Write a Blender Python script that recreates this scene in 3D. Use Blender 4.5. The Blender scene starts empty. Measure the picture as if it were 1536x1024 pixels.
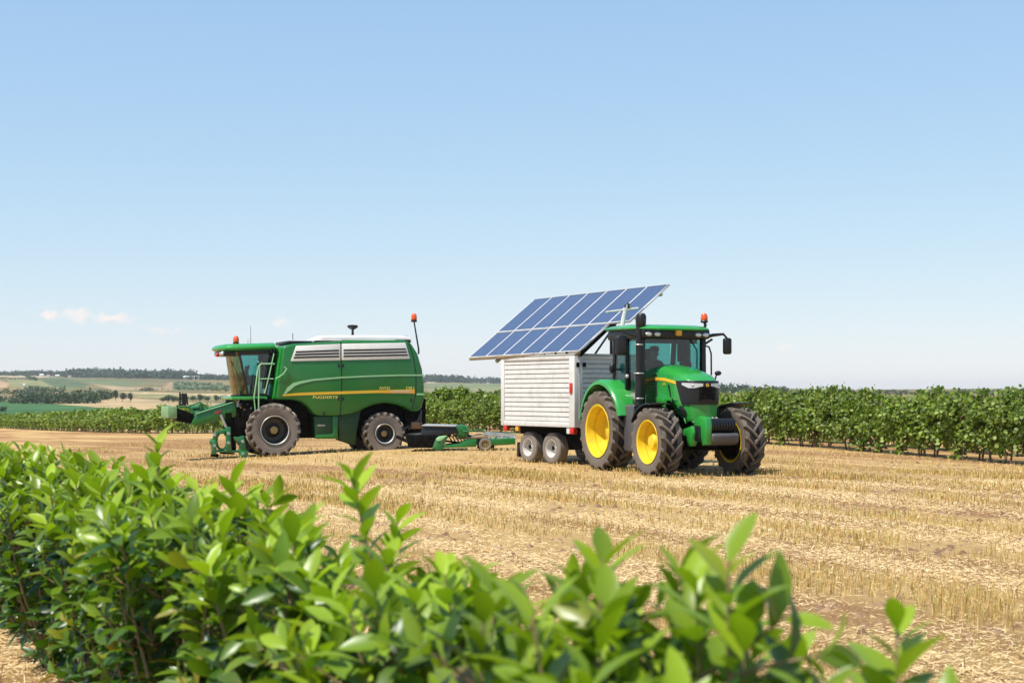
import bpy, bmesh, math, random
import numpy as np
from mathutils import Vector, Matrix
R = math.radians
sc = bpy.context.scene
col = sc.collection
F = 2200.0; CX = 768.0; HY = 588.0; EYE = 1.8     # focal length in photo pixels, principal column, horizon row, eye height
rnd = random.Random(7)

# ------------------------------------------------------------------ terrain
RISE_Y = [0, 120, 200, 300, 400, 550, 700, 850, 1000, 1300, 1700, 2200, 2700, 3100, 4500, 9000]
RISE_P = [0, -52, -51, -40, -32, -22.5, -15.5, -9, -3, 6, 15, 22, 25.5, 26, 8, 0]
def softplus(t): return t if t > 30 else math.log1p(math.exp(t))
def near_z(x, y): return -0.0455 * softplus((-x - 2.5) * 1.2) / 1.2
def far_gain(px):
    return float(np.interp(px, [-900, 0, 320, 640, 760, 1100, 1536, 2400], [0.9, 1.0, 0.86, 0.62, 0.5, 0.16, 0.1, 0.1]))
def ground_z(x, y):
    zn = near_z(x, y)
    if y < 110: return zn
    px = CX + F * x / y
    r = float(np.interp(y, RISE_Y, RISE_P))
    if r > 0: r *= far_gain(px)
    else: r *= 0.72 + 0.28 * float(np.interp(px, [-200, 0, 500, 900], [1, 1, 0.8, 0.6]))/1.0
    zf = EYE + y / F * r + 0.0012 * y * math.sin(x * 0.011 + 1) * math.sin(y * 0.004) * min(1, y / 900)
    w = min(1, max(0, (y - 120) / 220)); w = w * w * (3 - 2 * w)
    if px > 760:
        zn = min(0, zn)
    return zn * (1 - w) + zf * w
def world_at(px, py, y): return Vector(((px - CX) / F * y, y, EYE - (py - HY) / F * y))
def ground_hit(px, py):
    """where the line of sight through a photo pixel meets the land"""
    prev = None
    for k in range(4000):
        y = 5 * 1.0025 ** k if k else 5
        p = world_at(px, py, y)
        if p.z < ground_z(p.x, p.y): return Vector((p.x, p.y, ground_z(p.x, p.y)))
        if y > 5000: break
    return None

# ------------------------------------------------------------------ mesh builder
def link(o, parent=None):
    col.objects.link(o)
    if parent is not None: o.parent = parent
    return o
def tag(o, label=None, cat=None, group=None, kind=None):
    if label: o['label'] = label
    if cat: o['category'] = cat
    if group: o['group'] = group
    if kind: o['kind'] = kind
    return o
def empty(name, loc=(0, 0, 0), rz=0, label=None, cat=None, group=None):
    o = bpy.data.objects.new(name, None); o.empty_display_size = .2
    o.location = loc; o.rotation_euler = (0, 0, rz)
    link(o); tag(o, label, cat, group); return o

class MB:
    def __init__(s): s.v = []; s.f = []
    def add(s, vs, fs):
        b = len(s.v); s.v += [tuple(p) for p in vs]; s.f += [tuple(i + b for i in q) for q in fs]; return s
    def box(s, c, d, M=None):
        x, y, z = d[0] / 2, d[1] / 2, d[2] / 2
        vs = [Vector((i, j, k)) for i in (-x, x) for j in (-y, y) for k in (-z, z)]
        if M is not None: vs = [M @ p for p in vs]
        vs = [p + Vector(c) for p in vs]
        return s.add(vs, [(0, 1, 3, 2), (4, 6, 7, 5), (0, 4, 5, 1), (2, 3, 7, 6), (0, 2, 6, 4), (1, 5, 7, 3)])
    def bb(s, x0, x1, y0, y1, z0, z1):
        return s.box(((x0 + x1) / 2, (y0 + y1) / 2, (z0 + z1) / 2), (abs(x1 - x0), abs(y1 - y0), abs(z1 - z0)))
    def beam(s, p, q, w, h, up=(0, 0, 1)):
        p = Vector(p); q = Vector(q); d = (q - p); L = d.length; d.normalize()
        u = Vector(up)
        if abs(d.dot(u)) > .98: u = Vector((0, 1, 0))
        a = d.cross(u).normalized(); b = a.cross(d).normalized()
        M = Matrix((d, a, b)).transposed()
        return s.box((p + q) / 2, (L, w, h), M)
    def tube(s, pts, r, n=8, cap=True):
        pts = [Vector(p) for p in pts]; rs = r if isinstance(r, (list, tuple)) else [r] * len(pts)
        vs = []; fs = []; a = None
        for i, p in enumerate(pts):
            d = (pts[min(i + 1, len(pts) - 1)] - pts[max(i - 1, 0)]).normalized()
            if a is None:
                a = d.cross(Vector((0, 0, 1)) if abs(d.z) < .9 else Vector((1, 0, 0))).normalized()
            else: a = (a - d * a.dot(d)).normalized()
            b = d.cross(a)
            for k in range(n):
                t = 2 * math.pi * k / n
                vs.append(p + (a * math.cos(t) + b * math.sin(t)) * rs[i])
        for i in range(len(pts) - 1):
            for k in range(n):
                k2 = (k + 1) % n
                fs.append((i * n + k, i * n + k2, (i + 1) * n + k2, (i + 1) * n + k))
        if cap: fs.append(tuple(range(n))[::-1]); fs.append(tuple((len(pts) - 1) * n + k for k in range(n)))
        return s.add(vs, fs)
    def lathe(s, prof, n=32, axis='y', c=(0, 0, 0), closed=False):
        """prof: (radius, along)"""
        vs = []; fs = []; m = len(prof)
        for k in range(n):
            t = 2 * math.pi * k / n; ca, sa = math.cos(t), math.sin(t)
            for (r, h) in prof:
                p = {'y': (r * ca, h, r * sa), 'z': (r * ca, r * sa, h), 'x': (h, r * ca, r * sa)}[axis]
                vs.append((p[0] + c[0], p[1] + c[1], p[2] + c[2]))
        for k in range(n):
            k2 = (k + 1) % n
            for i in range(m if closed else m - 1):
                j = (i + 1) % m
                fs.append((k * m + i, k * m + j, k2 * m + j, k2 * m + i))
        return s.add(vs, fs)
    def prism(s, poly, y0, y1, plane='xz', y1f=None):
        """a polygon in the xz (or xy, yz) plane given a thickness"""
        def P(a, b, t): return {'xz': (a, t, b), 'xy': (a, b, t), 'yz': (t, a, b)}[plane]
        n = len(poly)
        vs = [P(a, b, y0) for a, b in poly] + [P(a, b, y1) for a, b in poly]
        fs = [tuple(range(n)), tuple(range(2 * n - 1, n - 1, -1))] + [(i, n + i, n + (i + 1) % n, (i + 1) % n) for i in range(n)]
        return s.add(vs, fs)
    def loft(s, rings, cap=True):
        n = len(rings[0]); vs = [p for r in rings for p in r]; fs = []
        for i in range(len(rings) - 1):
            for k in range(n):
                k2 = (k + 1) % n
                fs.append((i * n + k, i * n + k2, (i + 1) * n + k2, (i + 1) * n + k))
        if cap: fs.append(tuple(range(n))[::-1]); fs.append(tuple((len(rings) - 1) * n + k for k in range(n)))
        return s.add(vs, fs)
    def ball(s, c, r, n=12, m=8):
        if not isinstance(r, (tuple, list)): r = (r, r, r)
        prof = [(max(1e-4, math.sin(math.pi * i / m)), -math.cos(math.pi * i / m)) for i in range(m + 1)]
        t = MB().lathe(prof, n, 'z')
        return s.add([(c[0] + p[0] * r[0], c[1] + p[1] * r[1], c[2] + p[2] * r[2]) for p in t.v], t.f)
    def mesh(s, name, mat, bevel=0, seg=2, smooth=38):
        me = bpy.data.meshes.new(name)
        bm = bmesh.new()
        bv = [bm.verts.new(p) for p in s.v]
        for q in s.f:
            try: bm.faces.new([bv[i] for i in q])
            except ValueError: pass
        bmesh.ops.remove_doubles(bm, verts=bm.verts, dist=1e-5)
        bmesh.ops.recalc_face_normals(bm, faces=bm.faces)
        if bevel:
            es = [e for e in bm.edges if len(e.link_faces) == 2 and e.calc_face_angle(0) > R(30)]
            bmesh.ops.bevel(bm, geom=es, offset=bevel, segments=seg, affect='EDGES', clamp_overlap=True, profile=.5)
        bm.to_mesh(me); bm.free()
        if smooth:
            for p in me.polygons: p.use_smooth = True
            me.set_sharp_from_angle(angle=R(smooth))
        if mat is not None: me.materials.append(mat)
        return me
    def build(s, name, mat, parent=None, bevel=0, seg=2, smooth=38, label=None):
        o = bpy.data.objects.new(name, s.mesh(name, mat, bevel, seg, smooth))
        link(o, parent)
        if label: o['label'] = label
        return o

def np_mesh(name, V, Q, mat, smooth=True, attrs=None):
    me = bpy.data.meshes.new(name)
    V = np.asarray(V, np.float32); Q = np.asarray(Q, np.int32)
    k = Q.shape[1]
    me.vertices.add(len(V)); me.vertices.foreach_set('co', V.ravel())
    me.loops.add(Q.size); me.loops.foreach_set('vertex_index', Q.ravel())
    me.polygons.add(len(Q)); me.polygons.foreach_set('loop_start', np.arange(0, Q.size, k, dtype=np.int32))
    if smooth: me.polygons.foreach_set('use_smooth', np.ones(len(Q), bool))
    for an, (ty, dom, arr) in (attrs or {}).items():
        a = me.attributes.new(an, ty, dom)
        a.data.foreach_set('color' if ty == 'FLOAT_COLOR' else 'value', np.asarray(arr, np.float32).ravel())
    me.update(calc_edges=True); me.validate()
    if mat is not None: me.materials.append(mat)
    return me

# ------------------------------------------------------------------ materials
def new_mat(name):
    m = bpy.data.materials.new(name); m.use_nodes = True
    nt = m.node_tree; b = nt.nodes['Principled BSDF']
    return m, nt, b
def nd(nt, ty, **kw):
    n = nt.nodes.new(ty)
    for k, v in kw.items(): setattr(n, k, v)
    return n
def ramp(nt, fac, stops):
    r = nd(nt, 'ShaderNodeValToRGB'); e = r.color_ramp.elements
    while len(e) < len(stops): e.new(.5)
    for i, (p, c) in enumerate(stops):
        e[i].position = p; e[i].color = (*c, 1) if len(c) == 3 else c
    nt.links.new(fac, r.inputs[0]); return r.outputs[0]
def noise(nt, scale, detail=4, rough=.6, vec=None, dist=0):
    n = nd(nt, 'ShaderNodeTexNoise'); n.inputs['Scale'].default_value = scale; n.inputs['Detail'].default_value = detail
    n.inputs['Roughness'].default_value = rough; n.inputs['Distortion'].default_value = dist
    if vec is not None: nt.links.new(vec, n.inputs['Vector'])
    return n
def mix(nt, fac, a, b, blend='MIX'):
    m = nd(nt, 'ShaderNodeMix', data_type='RGBA', blend_type=blend)
    for inp, v in ((m.inputs[0], fac), (m.inputs[6], a), (m.inputs[7], b)):
        if isinstance(v, (int, float)): inp.default_value = v
        elif isinstance(v, tuple): inp.default_value = (*v, 1)
        else: nt.links.new(v, inp)
    return m.outputs[2]
def surf(name, c, rough=.5, metal=0, dirt=None, dirt_amt=.4, dscale=3, coat=0, bump=0, bscale=40, var=.12, spec=.5):
    """a real-world surface: base colour with slight tonal drift, patchy dust and uneven gloss"""
    m, nt, b = new_mat(name)
    tc = nd(nt, 'ShaderNodeTexCoord').outputs['Object']
    n1 = noise(nt, dscale, 6, .65, tc)
    base = mix(nt, n1.outputs[0], tuple(x * (1 - var) for x in c), tuple(min(1, x * (1 + var)) for x in c))
    if dirt:
        n2 = noise(nt, dscale * 2.3, 8, .72, tc, .4)
        f = ramp(nt, n2.outputs[0], [(.46, (0, 0, 0)), (.78, (dirt_amt,) * 3)])
        base = mix(nt, f, base, dirt)
    nt.links.new(base, b.inputs['Base Color'])
    rr = nd(nt, 'ShaderNodeMapRange'); rr.inputs[3].default_value = max(.03, rough - .1); rr.inputs[4].default_value = min(1, rough + .14)
    nt.links.new(noise(nt, dscale * 3, 5, .7, tc).outputs[0], rr.inputs[0]); nt.links.new(rr.outputs[0], b.inputs['Roughness'])
    b.inputs['Metallic'].default_value = metal; b.inputs['Coat Weight'].default_value = coat; b.inputs['Coat Roughness'].default_value = .08
    b.inputs['Specular IOR Level'].default_value = spec
    if bump:
        bp = nd(nt, 'ShaderNodeBump'); bp.inputs['Strength'].default_value = bump; bp.inputs['Distance'].default_value = .02
        nt.links.new(noise(nt, bscale, 5, .6, tc).outputs[0], bp.inputs['Height']); nt.links.new(bp.outputs[0], b.inputs['Normal'])
    return m
DUST = (.42, .33, .22)
M = {}
M['green'] = surf('harvester_green', (.009, .142, .018), .3, dirt=DUST, dirt_amt=.05, coat=.3, dscale=1.6)
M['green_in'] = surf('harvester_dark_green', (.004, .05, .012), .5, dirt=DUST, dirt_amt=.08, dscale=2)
M['green_t'] = surf('tractor_green', (.023, .285, .038), .27, dirt=DUST, dirt_amt=.04, coat=.6, dscale=2)
M['green_i'] = surf('implement_green', (.012, .16, .045), .4, dirt=DUST, dirt_amt=.3, dscale=3)
M['yellow'] = surf('rim_yellow', (.80, .55, .012), .45, dirt=(.33, .23, .12), dirt_amt=.55, dscale=3)
M['stripe'] = surf('stripe_yellow', (.72, .42, .02), .4, dirt=DUST, dirt_amt=.2)
M['pale_box'] = surf('faded_green_sheet', (.17, .33, .14), .5, dirt=DUST, dirt_amt=.4)
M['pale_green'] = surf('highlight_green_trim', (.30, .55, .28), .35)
M['rubber'] = surf('tyre_rubber', (.20, .168, .142), .85, dirt=(.30, .235, .17), dirt_amt=.75, dscale=2.5, bump=.4, bscale=60, spec=.25)
M['rubber_t'] = surf('tractor_tyre_rubber', (.15, .122, .098), .8, dirt=(.22, .17, .12), dirt_amt=.6, dscale=3, bump=.4, bscale=60, spec=.25)
M['tread'] = surf('tyre_groove_shade', (.028, .024, .021), .85, dirt=(.12, .09, .065), dirt_amt=.4, dscale=5, spec=.15)  # darkened rubber, painting in the shade between the lugs
M['black'] = surf('black_plastic', (.006, .006, .007), .42, dirt=DUST, dirt_amt=.02)
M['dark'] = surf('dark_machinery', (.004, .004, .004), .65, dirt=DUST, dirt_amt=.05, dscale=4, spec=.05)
M['gray'] = surf('grey_metal', (.075, .07, .072), .45, dirt=DUST, dirt_amt=.1)
M['decal'] = surf('decal_yellow', (.85, .68, .16), .4)
M['eave'] = surf('weathered_eave', (.32, .25, .18), .6, dirt=(.12, .09, .06), dirt_amt=.6)
M['lgray'] = surf('light_metal', (.42, .42, .40), .4, .3, dirt=DUST, dirt_amt=.3)
M['white'] = surf('white_painted_metal', (.63, .615, .59), .5, dirt=(.33, .26, .18), dirt_amt=.5, dscale=1.4, var=.05)
M['cream'] = surf('cream_cover', (.80, .775, .73), .5, dirt=(.4, .33, .25), dirt_amt=.25, var=.05)
M['cover'] = surf('tank_cover_sheet', (.58, .56, .52), .55, dirt=(.36, .30, .23), dirt_amt=.4, dscale=1.2, var=.08)
M['rimw'] = surf('whitish_rim', (.60, .58, .55), .45, dirt=(.3, .24, .17), dirt_amt=.4, dscale=8)
M['rimd'] = surf('dark_rim', (.022, .021, .022), .5, dirt=DUST, dirt_amt=.2, dscale=6)
M['hub'] = surf('dull_yellow_hub', (.30, .22, .07), .55, dirt=DUST, dirt_amt=.3)
M['red'] = surf('red_lens', (.55, .02, .015), .25, var=.05)
M['orange'] = surf('orange_lens', (.75, .09, .01), .2, var=.05, coat=.5)
M['amber'] = surf('amber_lens', (.75, .36, .04), .25, var=.05)
M['lens'] = surf('lamp_lens', (.62, .62, .62), .12, .4, coat=.8, var=.05)
M['rust'] = surf('rusty_steel', (.28, .15, .07), .7, dirt=DUST, dirt_amt=.4)
M['soil_red'] = surf('reddish_mark', (.22, .04, .03), .5)
M['bark'] = surf('vine_bark', (.17, .095, .055), .9, dirt=(.07, .04, .03), dirt_amt=.6, dscale=12, bump=.6)
M['stem'] = surf('shrub_stem', (.26, .17, .09), .75, dirt=(.12, .16, .05), dirt_amt=.5, dscale=14)
M['post'] = surf('weathered_post', (.26, .17, .11), .9, dirt=(.12, .08, .06), dirt_amt=.6, dscale=9, bump=.5)
M['wallh'] = surf('farmhouse_plaster', (.72, .68, .62), .8)
M['roofh'] = surf('farmhouse_tiles', (.38, .2, .13), .85)
M['trunk'] = surf('tree_bark', (.10, .075, .05), .9)

def glass(name, tint, gl=.10):
    m, nt, b = new_mat(name); nt.nodes.remove(b)
    out = nt.nodes['Material Output']
    t = nd(nt, 'ShaderNodeBsdfTransparent'); t.inputs[0].default_value = (*tint, 1)
    g = nd(nt, 'ShaderNodeBsdfGlossy'); g.inputs['Roughness'].default_value = .03
    fr = nd(nt, 'ShaderNodeFresnel'); fr.inputs[0].default_value = 1.5
    ad = nd(nt, 'ShaderNodeMath', operation='ADD'); ad.inputs[1].default_value = gl * .4; nt.links.new(fr.outputs[0], ad.inputs[0])
    geo = nd(nt, 'ShaderNodeNewGeometry'); inv = nd(nt, 'ShaderNodeMath', operation='SUBTRACT'); inv.inputs[0].default_value = 1; nt.links.new(geo.outputs['Backfacing'], inv.inputs[1])
    mu = nd(nt, 'ShaderNodeMath', operation='MULTIPLY'); nt.links.new(ad.outputs[0], mu.inputs[0]); nt.links.new(inv.outputs[0], mu.inputs[1]); ad = mu
    mx = nd(nt, 'ShaderNodeMixShader'); nt.links.new(ad.outputs[0], mx.inputs[0])
    nt.links.new(t.outputs[0], mx.inputs[1]); nt.links.new(g.outputs[0], mx.inputs[2]); nt.links.new(mx.outputs[0], out.inputs[0])
    return m
M['glass'] = glass('tinted_cab_glass', (.47, .76, .735))
M['glass_b'] = glass('dusty_windscreen_glass', (.55, .54, .40), .1)

def leafmat(name, stops, trans=.3, rough=.45, tip=None, hue=.0, spec=.4):
    m, nt, b = new_mat(name)
    geo = nd(nt, 'ShaderNodeNewGeometry')
    c = ramp(nt, geo.outputs['Random Per Island'], stops)
    if tip:
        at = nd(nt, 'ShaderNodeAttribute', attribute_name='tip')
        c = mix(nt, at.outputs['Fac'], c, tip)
    oi = nd(nt, 'ShaderNodeObjectInfo')
    mr = nd(nt, 'ShaderNodeMapRange'); mr.inputs[3].default_value = .82; mr.inputs[4].default_value = 1.18
    nt.links.new(oi.outputs['Random'], mr.inputs[0])
    hs = nd(nt, 'ShaderNodeHueSaturation'); nt.links.new(mr.outputs[0], hs.inputs['Value']); nt.links.new(c, hs.inputs['Color'])
    nt.links.new(hs.outputs[0], b.inputs['Base Color'])
    b.inputs['Roughness'].default_value = rough; b.inputs['Specular IOR Level'].default_value = spec
    tr = nd(nt, 'ShaderNodeBsdfTranslucent')
    br = nd(nt, 'ShaderNodeMix', data_type='RGBA', blend_type='MULTIPLY'); br.inputs[0].default_value = 1
    br.inputs[7].default_value = (1.5, 1.7, .6, 1); nt.links.new(hs.outputs[0], br.inputs[6]); nt.links.new(br.outputs[2], tr.inputs[0])
    mx = nd(nt, 'ShaderNodeMixShader'); mx.inputs[0].default_value = trans
    nt.links.new(b.outputs[0], mx.inputs[1]); nt.links.new(tr.outputs[0], mx.inputs[2])
    nt.links.new(mx.outputs[0], nt.nodes['Material Output'].inputs[0])
    return m
M['vine_leaf'] = leafmat('vine_leaves', [(0, (.07, .115, .016)), (.5, (.155, .22, .03)), (1, (.29, .35, .065))], .32, .5)
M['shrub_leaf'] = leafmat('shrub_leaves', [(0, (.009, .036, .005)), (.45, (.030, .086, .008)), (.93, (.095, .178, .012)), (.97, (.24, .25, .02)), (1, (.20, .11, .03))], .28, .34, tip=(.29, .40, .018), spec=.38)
M['tree_leaf'] = leafmat('far_tree_leaves', [(0, (.03, .055, .022)), (.6, (.05, .085, .03)), (1, (.08, .12, .04))], .2, .7)
M['forest'] = leafmat('ridge_forest_leaves', [(0, (.025, .045, .022)), (.6, (.04, .065, .028)), (1, (.06, .085, .035))], .1, .8)
# ================================================================== land
POLY = [   # field patches of the valley: outline (photo pixel that the field corner is seen at) and crop colour
 ([(-300, 597), (0, 600), (75, 605), (150, 611), (260, 617), (330, 640), (-300, 645)], (.06, .15, .05)),
 ([(75, 605), (95, 603), (250, 602), (420, 608), (420, 622), (255, 617), (150, 611)], (.45, .33, .18)),
 ([(135, 603), (160, 598.5), (185, 596), (245, 600), (250, 602)], (.47, .34, .19)),
 ([(170, 587), (350, 591), (640, 597), (640, 600), (350, 595), (205, 590.5)], (.50, .38, .22)),
 ([(200, 590), (330, 593), (330, 600), (205, 596)], (.27, .25, .11)),
 ([(-200, 573), (0, 571), (16, 575), (8, 581), (-200, 582)], (.46, .31, .18)),
 ([(10, 569), (60, 570), (120, 583), (60, 582), (20, 580)], (.25, .25, .11)),
 ([(58, 568), (98, 567.5), (132, 576), (126, 582), (80, 580)], (.10, .135, .06)),
 ([(100, 567), (200, 572), (225, 574), (190, 580), (135, 575)], (.16, .19, .085)),
 ([(135, 575), (190, 580), (260, 581), (250, 584), (170, 585)], (.38, .29, .17)),
 ([(235, 586), (258, 571.5), (258, 585)], (.38, .26, .15)),
 ([(258, 571.5), (300, 573), (340, 578), (340, 584), (258, 585)], (.13, .17, .075)),
 ([(-50, 559), (40, 559.5), (110, 563), (60, 566), (-50, 564)], (.56, .43, .28)),
 ([(640, 568), (662, 569), (655, 574), (640, 574)], (.62, .5, .34)),
 ([(640, 574), (760, 575), (760, 583), (640, 582)], (.19, .215, .10)),
 ([(640, 582), (760, 583), (760, 590), (640, 588)], (.24, .23, .12)),
]
def in_poly(x, y, p):
    c = False; j = len(p) - 1
    for i in range(len(p)):
        if (p[i][1] > y) != (p[j][1] > y) and x < (p[j][0] - p[i][0]) * (y - p[i][1]) / (p[j][1] - p[i][1]) + p[i][0]: c = not c
        j = i
    return c
def make_ground():
    ang = sorted(set([round(a, 3) for a in np.arange(-21, 21.01, .11)] + [round(a, 3) for a in np.arange(-180, -21, 3)] + [round(a, 3) for a in np.arange(21, 180, 3)]))
    rad = [0.6]
    while rad[-1] < 8000: rad.append(rad[-1] * (1.03 if rad[-1] < 110 else 1.0135))
    V = [(0, 0, 0)]; C = [(.3, .2, .1, 0)]
    for r in rad:
        for a in ang:
            x, y = r * math.sin(R(a)), r * math.cos(R(a))
            if y > 0: z = ground_z(x, max(y, .1))
            else: z = near_z(x, y)
            V.append((x, y, z))
            c = (.20, .20, .095); s = 0
            if y > 255 or y > 90 and x > float(np.interp(y, [26, 36.3, 51.4, 72, 96.5, 185, 255, 600], [15.5, 12.7, 8.7, -5, -22.7, -64.5, -98, -270])) + 3:
                px = CX + F * x / y; py = HY - F * (z - EYE) / y
                s = 1
                k = math.sin(x * .013 + 2) * math.sin(y * .006) * .5 + .5
                c = (.15 + .12 * k, .145 + .05 * k, .06 + .03 * k)
                for p, cc in POLY:
                    if in_poly(px, py, p): c = cc
            C.append((*c, s))
    n = len(ang); T = []; Q = []
    for k in range(n): T.append((0, 1 + k, 1 + (k + 1) % n))
    for i in range(len(rad) - 1):
        for k in range(n):
            k2 = (k + 1) % n
            Q.append((1 + i * n + k, 1 + (i + 1) * n + k, 1 + (i + 1) * n + k2, 1 + i * n + k2))
    me = np_mesh('ground', V, Q, None, True, {'crop': ('FLOAT_COLOR', 'POINT', C)})
    m, nt, b = new_mat('field_soil_and_straw')
    geo = nd(nt, 'ShaderNodeNewGeometry').outputs['Position']
    mp = nd(nt, 'ShaderNodeMapping'); mp.inputs['Rotation'].default_value = (0, 0, R(-29)); nt.links.new(geo, mp.inputs[0])   # along the drill rows
    st = nd(nt, 'ShaderNodeMapping'); st.inputs['Scale'].default_value = (1, .07, 1); nt.links.new(mp.outputs[0], st.inputs[0])
    band = noise(nt, .55, 3, .55, st.outputs[0], .3)
    rows = noise(nt, 3.2, 2, .5, st.outputs[0], .2)
    fine = noise(nt, 26, 6, .75, geo)
    flake = noise(nt, 70, 3, .7, geo)
    patch = noise(nt, .35, 5, .6, geo)
    straw = ramp(nt, flake.outputs[0], [(.3, (.36, .205, .07)), (.5, (.54, .345, .135)), (.7, (.71, .51, .245))])
    soil = ramp(nt, fine.outputs[0], [(.3, (.22, .11, .045)), (.6, (.40, .215, .09)), (.8, (.52, .31, .14))])
    sm = nd(nt, 'ShaderNodeMath', operation='ADD'); nt.links.new(band.outputs[0], sm.inputs[0])
    s2 = nd(nt, 'ShaderNodeMath', operation='MULTIPLY'); s2.inputs[1].default_value = .55; nt.links.new(fine.outputs[0], s2.inputs[0]); nt.links.new(s2.outputs[0], sm.inputs[1])
    s3 = nd(nt, 'ShaderNodeMath', operation='ADD'); nt.links.new(sm.outputs[0], s3.inputs[0])
    s4 = nd(nt, 'ShaderNodeMath', operation='MULTIPLY'); s4.inputs[1].default_value = .35; nt.links.new(rows.outputs[0], s4.inputs[0]); nt.links.new(s4.outputs[0], s3.inputs[1])
    f = ramp(nt, s3.outputs[0], [(.86, (1, 1, 1)), (1.05, (0, 0, 0))])
    c = mix(nt, f, straw, soil)
    at = nd(nt, 'ShaderNodeAttribute', attribute_name='crop')
    fn = noise(nt, .02, 6, .7, geo); hm = nd(nt, 'ShaderNodeMapping'); hm.inputs['Scale'].default_value = (1, .35, 1); hm.inputs['Rotation'].default_value = (0, 0, .6); nt.links.new(geo, hm.inputs[0]); fn2 = noise(nt, .05, 6, .75, hm.outputs[0], .5)
    far = mix(nt, .8, at.outputs['Color'], ramp(nt, fn.outputs[0], [(.3, (.50, .55, .48)), (.7, (1.35, 1.25, 1.2))]), 'MULTIPLY')
    far = mix(nt, .6, far, ramp(nt, fn2.outputs[0], [(.32, (.38, .44, .42)), (.68, (1.35, 1.28, 1.2))]), 'MULTIPLY')
    c = mix(nt, at.outputs['Alpha'], c, far)
    nt.links.new(c, b.inputs['Base Color']); b.inputs['Roughness'].default_value = .95; b.inputs['Specular IOR Level'].default_value = .15
    bp = nd(nt, 'ShaderNodeBump'); bp.inputs['Strength'].default_value = .9; bp.inputs['Distance'].default_value = .05
    hh = nd(nt, 'ShaderNodeMath', operation='ADD'); nt.links.new(fine.outputs[0], hh.inputs[0]); nt.links.new(rows.outputs[0], hh.inputs[1])
    nt.links.new(hh.outputs[0], bp.inputs['Height']); nt.links.new(bp.outputs[0], b.inputs['Normal'])
    me.materials.append(m)
    o = bpy.data.objects.new('ground', me); link(o); tag(o, 'harvested field running into a wide valley of patchwork fields', 'ground', kind='structure')
make_ground()

# ------------------------------------------------------------------ stubble, straw litter, clods (uncountable)
rng = np.random.default_rng(3)
ROWD = np.array([-.485, .875])                       # direction the drill rows run
ROWN = np.array([.875, .485])
def nz(x): return np.where(x < 25, -0.0455 * np.log1p(np.exp(np.clip((-x - 2.5) * 1.2, -40, 40))) / 1.2, 0)
def band_value(P):
    v = P @ ROWN; u = P @ ROWD
    w = v + .35 * np.sin(u * .11 + 1.3) + .15 * np.sin(u * .31)
    return .5 + .33 * np.sin(w * 2 * np.pi / 2.9) + .13 * np.sin(w * 2 * np.pi / 4.7 + 1) + .2 * np.sin(w * 2 * np.pi / 1.13 + .7) + .12 * np.sin(u * .7 + w * 2)
def scatter(n, y0, y1, power):
    t = rng.random(n); Y = (y0 ** power + t * (y1 ** power - y0 ** power)) ** (1 / power)
    X = (rng.random(n) - .5) * (1.02 * Y + 5)
    return np.stack([X, Y], 1)
def bare(P):
    x, y = P[:, 0], P[:, 1]; u = P @ ROWD; v = P @ ROWN
    return np.sin(v * 1.7 + 1.2 * np.sin(u * .35)) * .5 + np.sin(u * .8 + 1.5 * np.sin(v * .9)) * .35 + np.sin(x * 2.9 + 2 * np.sin(y * 1.3)) * .3
def straw_mat(name, stops):
    m, nt, b = new_mat(name)
    g = nd(nt, 'ShaderNodeNewGeometry')
    nt.links.new(ramp(nt, g.outputs['Random Per Island'], stops), b.inputs['Base Color'])
    b.inputs['Roughness'].default_value = .7; b.inputs['Specular IOR Level'].default_value = .25
    return m
SM = straw_mat('stubble_stalks', [(0, (.33, .20, .055)), (.4, (.52, .34, .105)), (.72, (.69, .485, .175)), (.88, (.80, .60, .27)), (.93, (.44, .42, .11)), (1, (.30, .36, .09))])
LM = straw_mat('loose_straw', [(0, (.44, .27, .11)), (.5, (.70, .50, .235)), (1, (.86, .68, .40))])
def row_x(y):   # lateral position of the vine row at depth y
    return np.interp(y, [26, 36.3, 51.4, 72, 96.5, 185, 240], [15.5, 12.7, 8.7, -5, -22.7, -64.5, -90])
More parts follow.
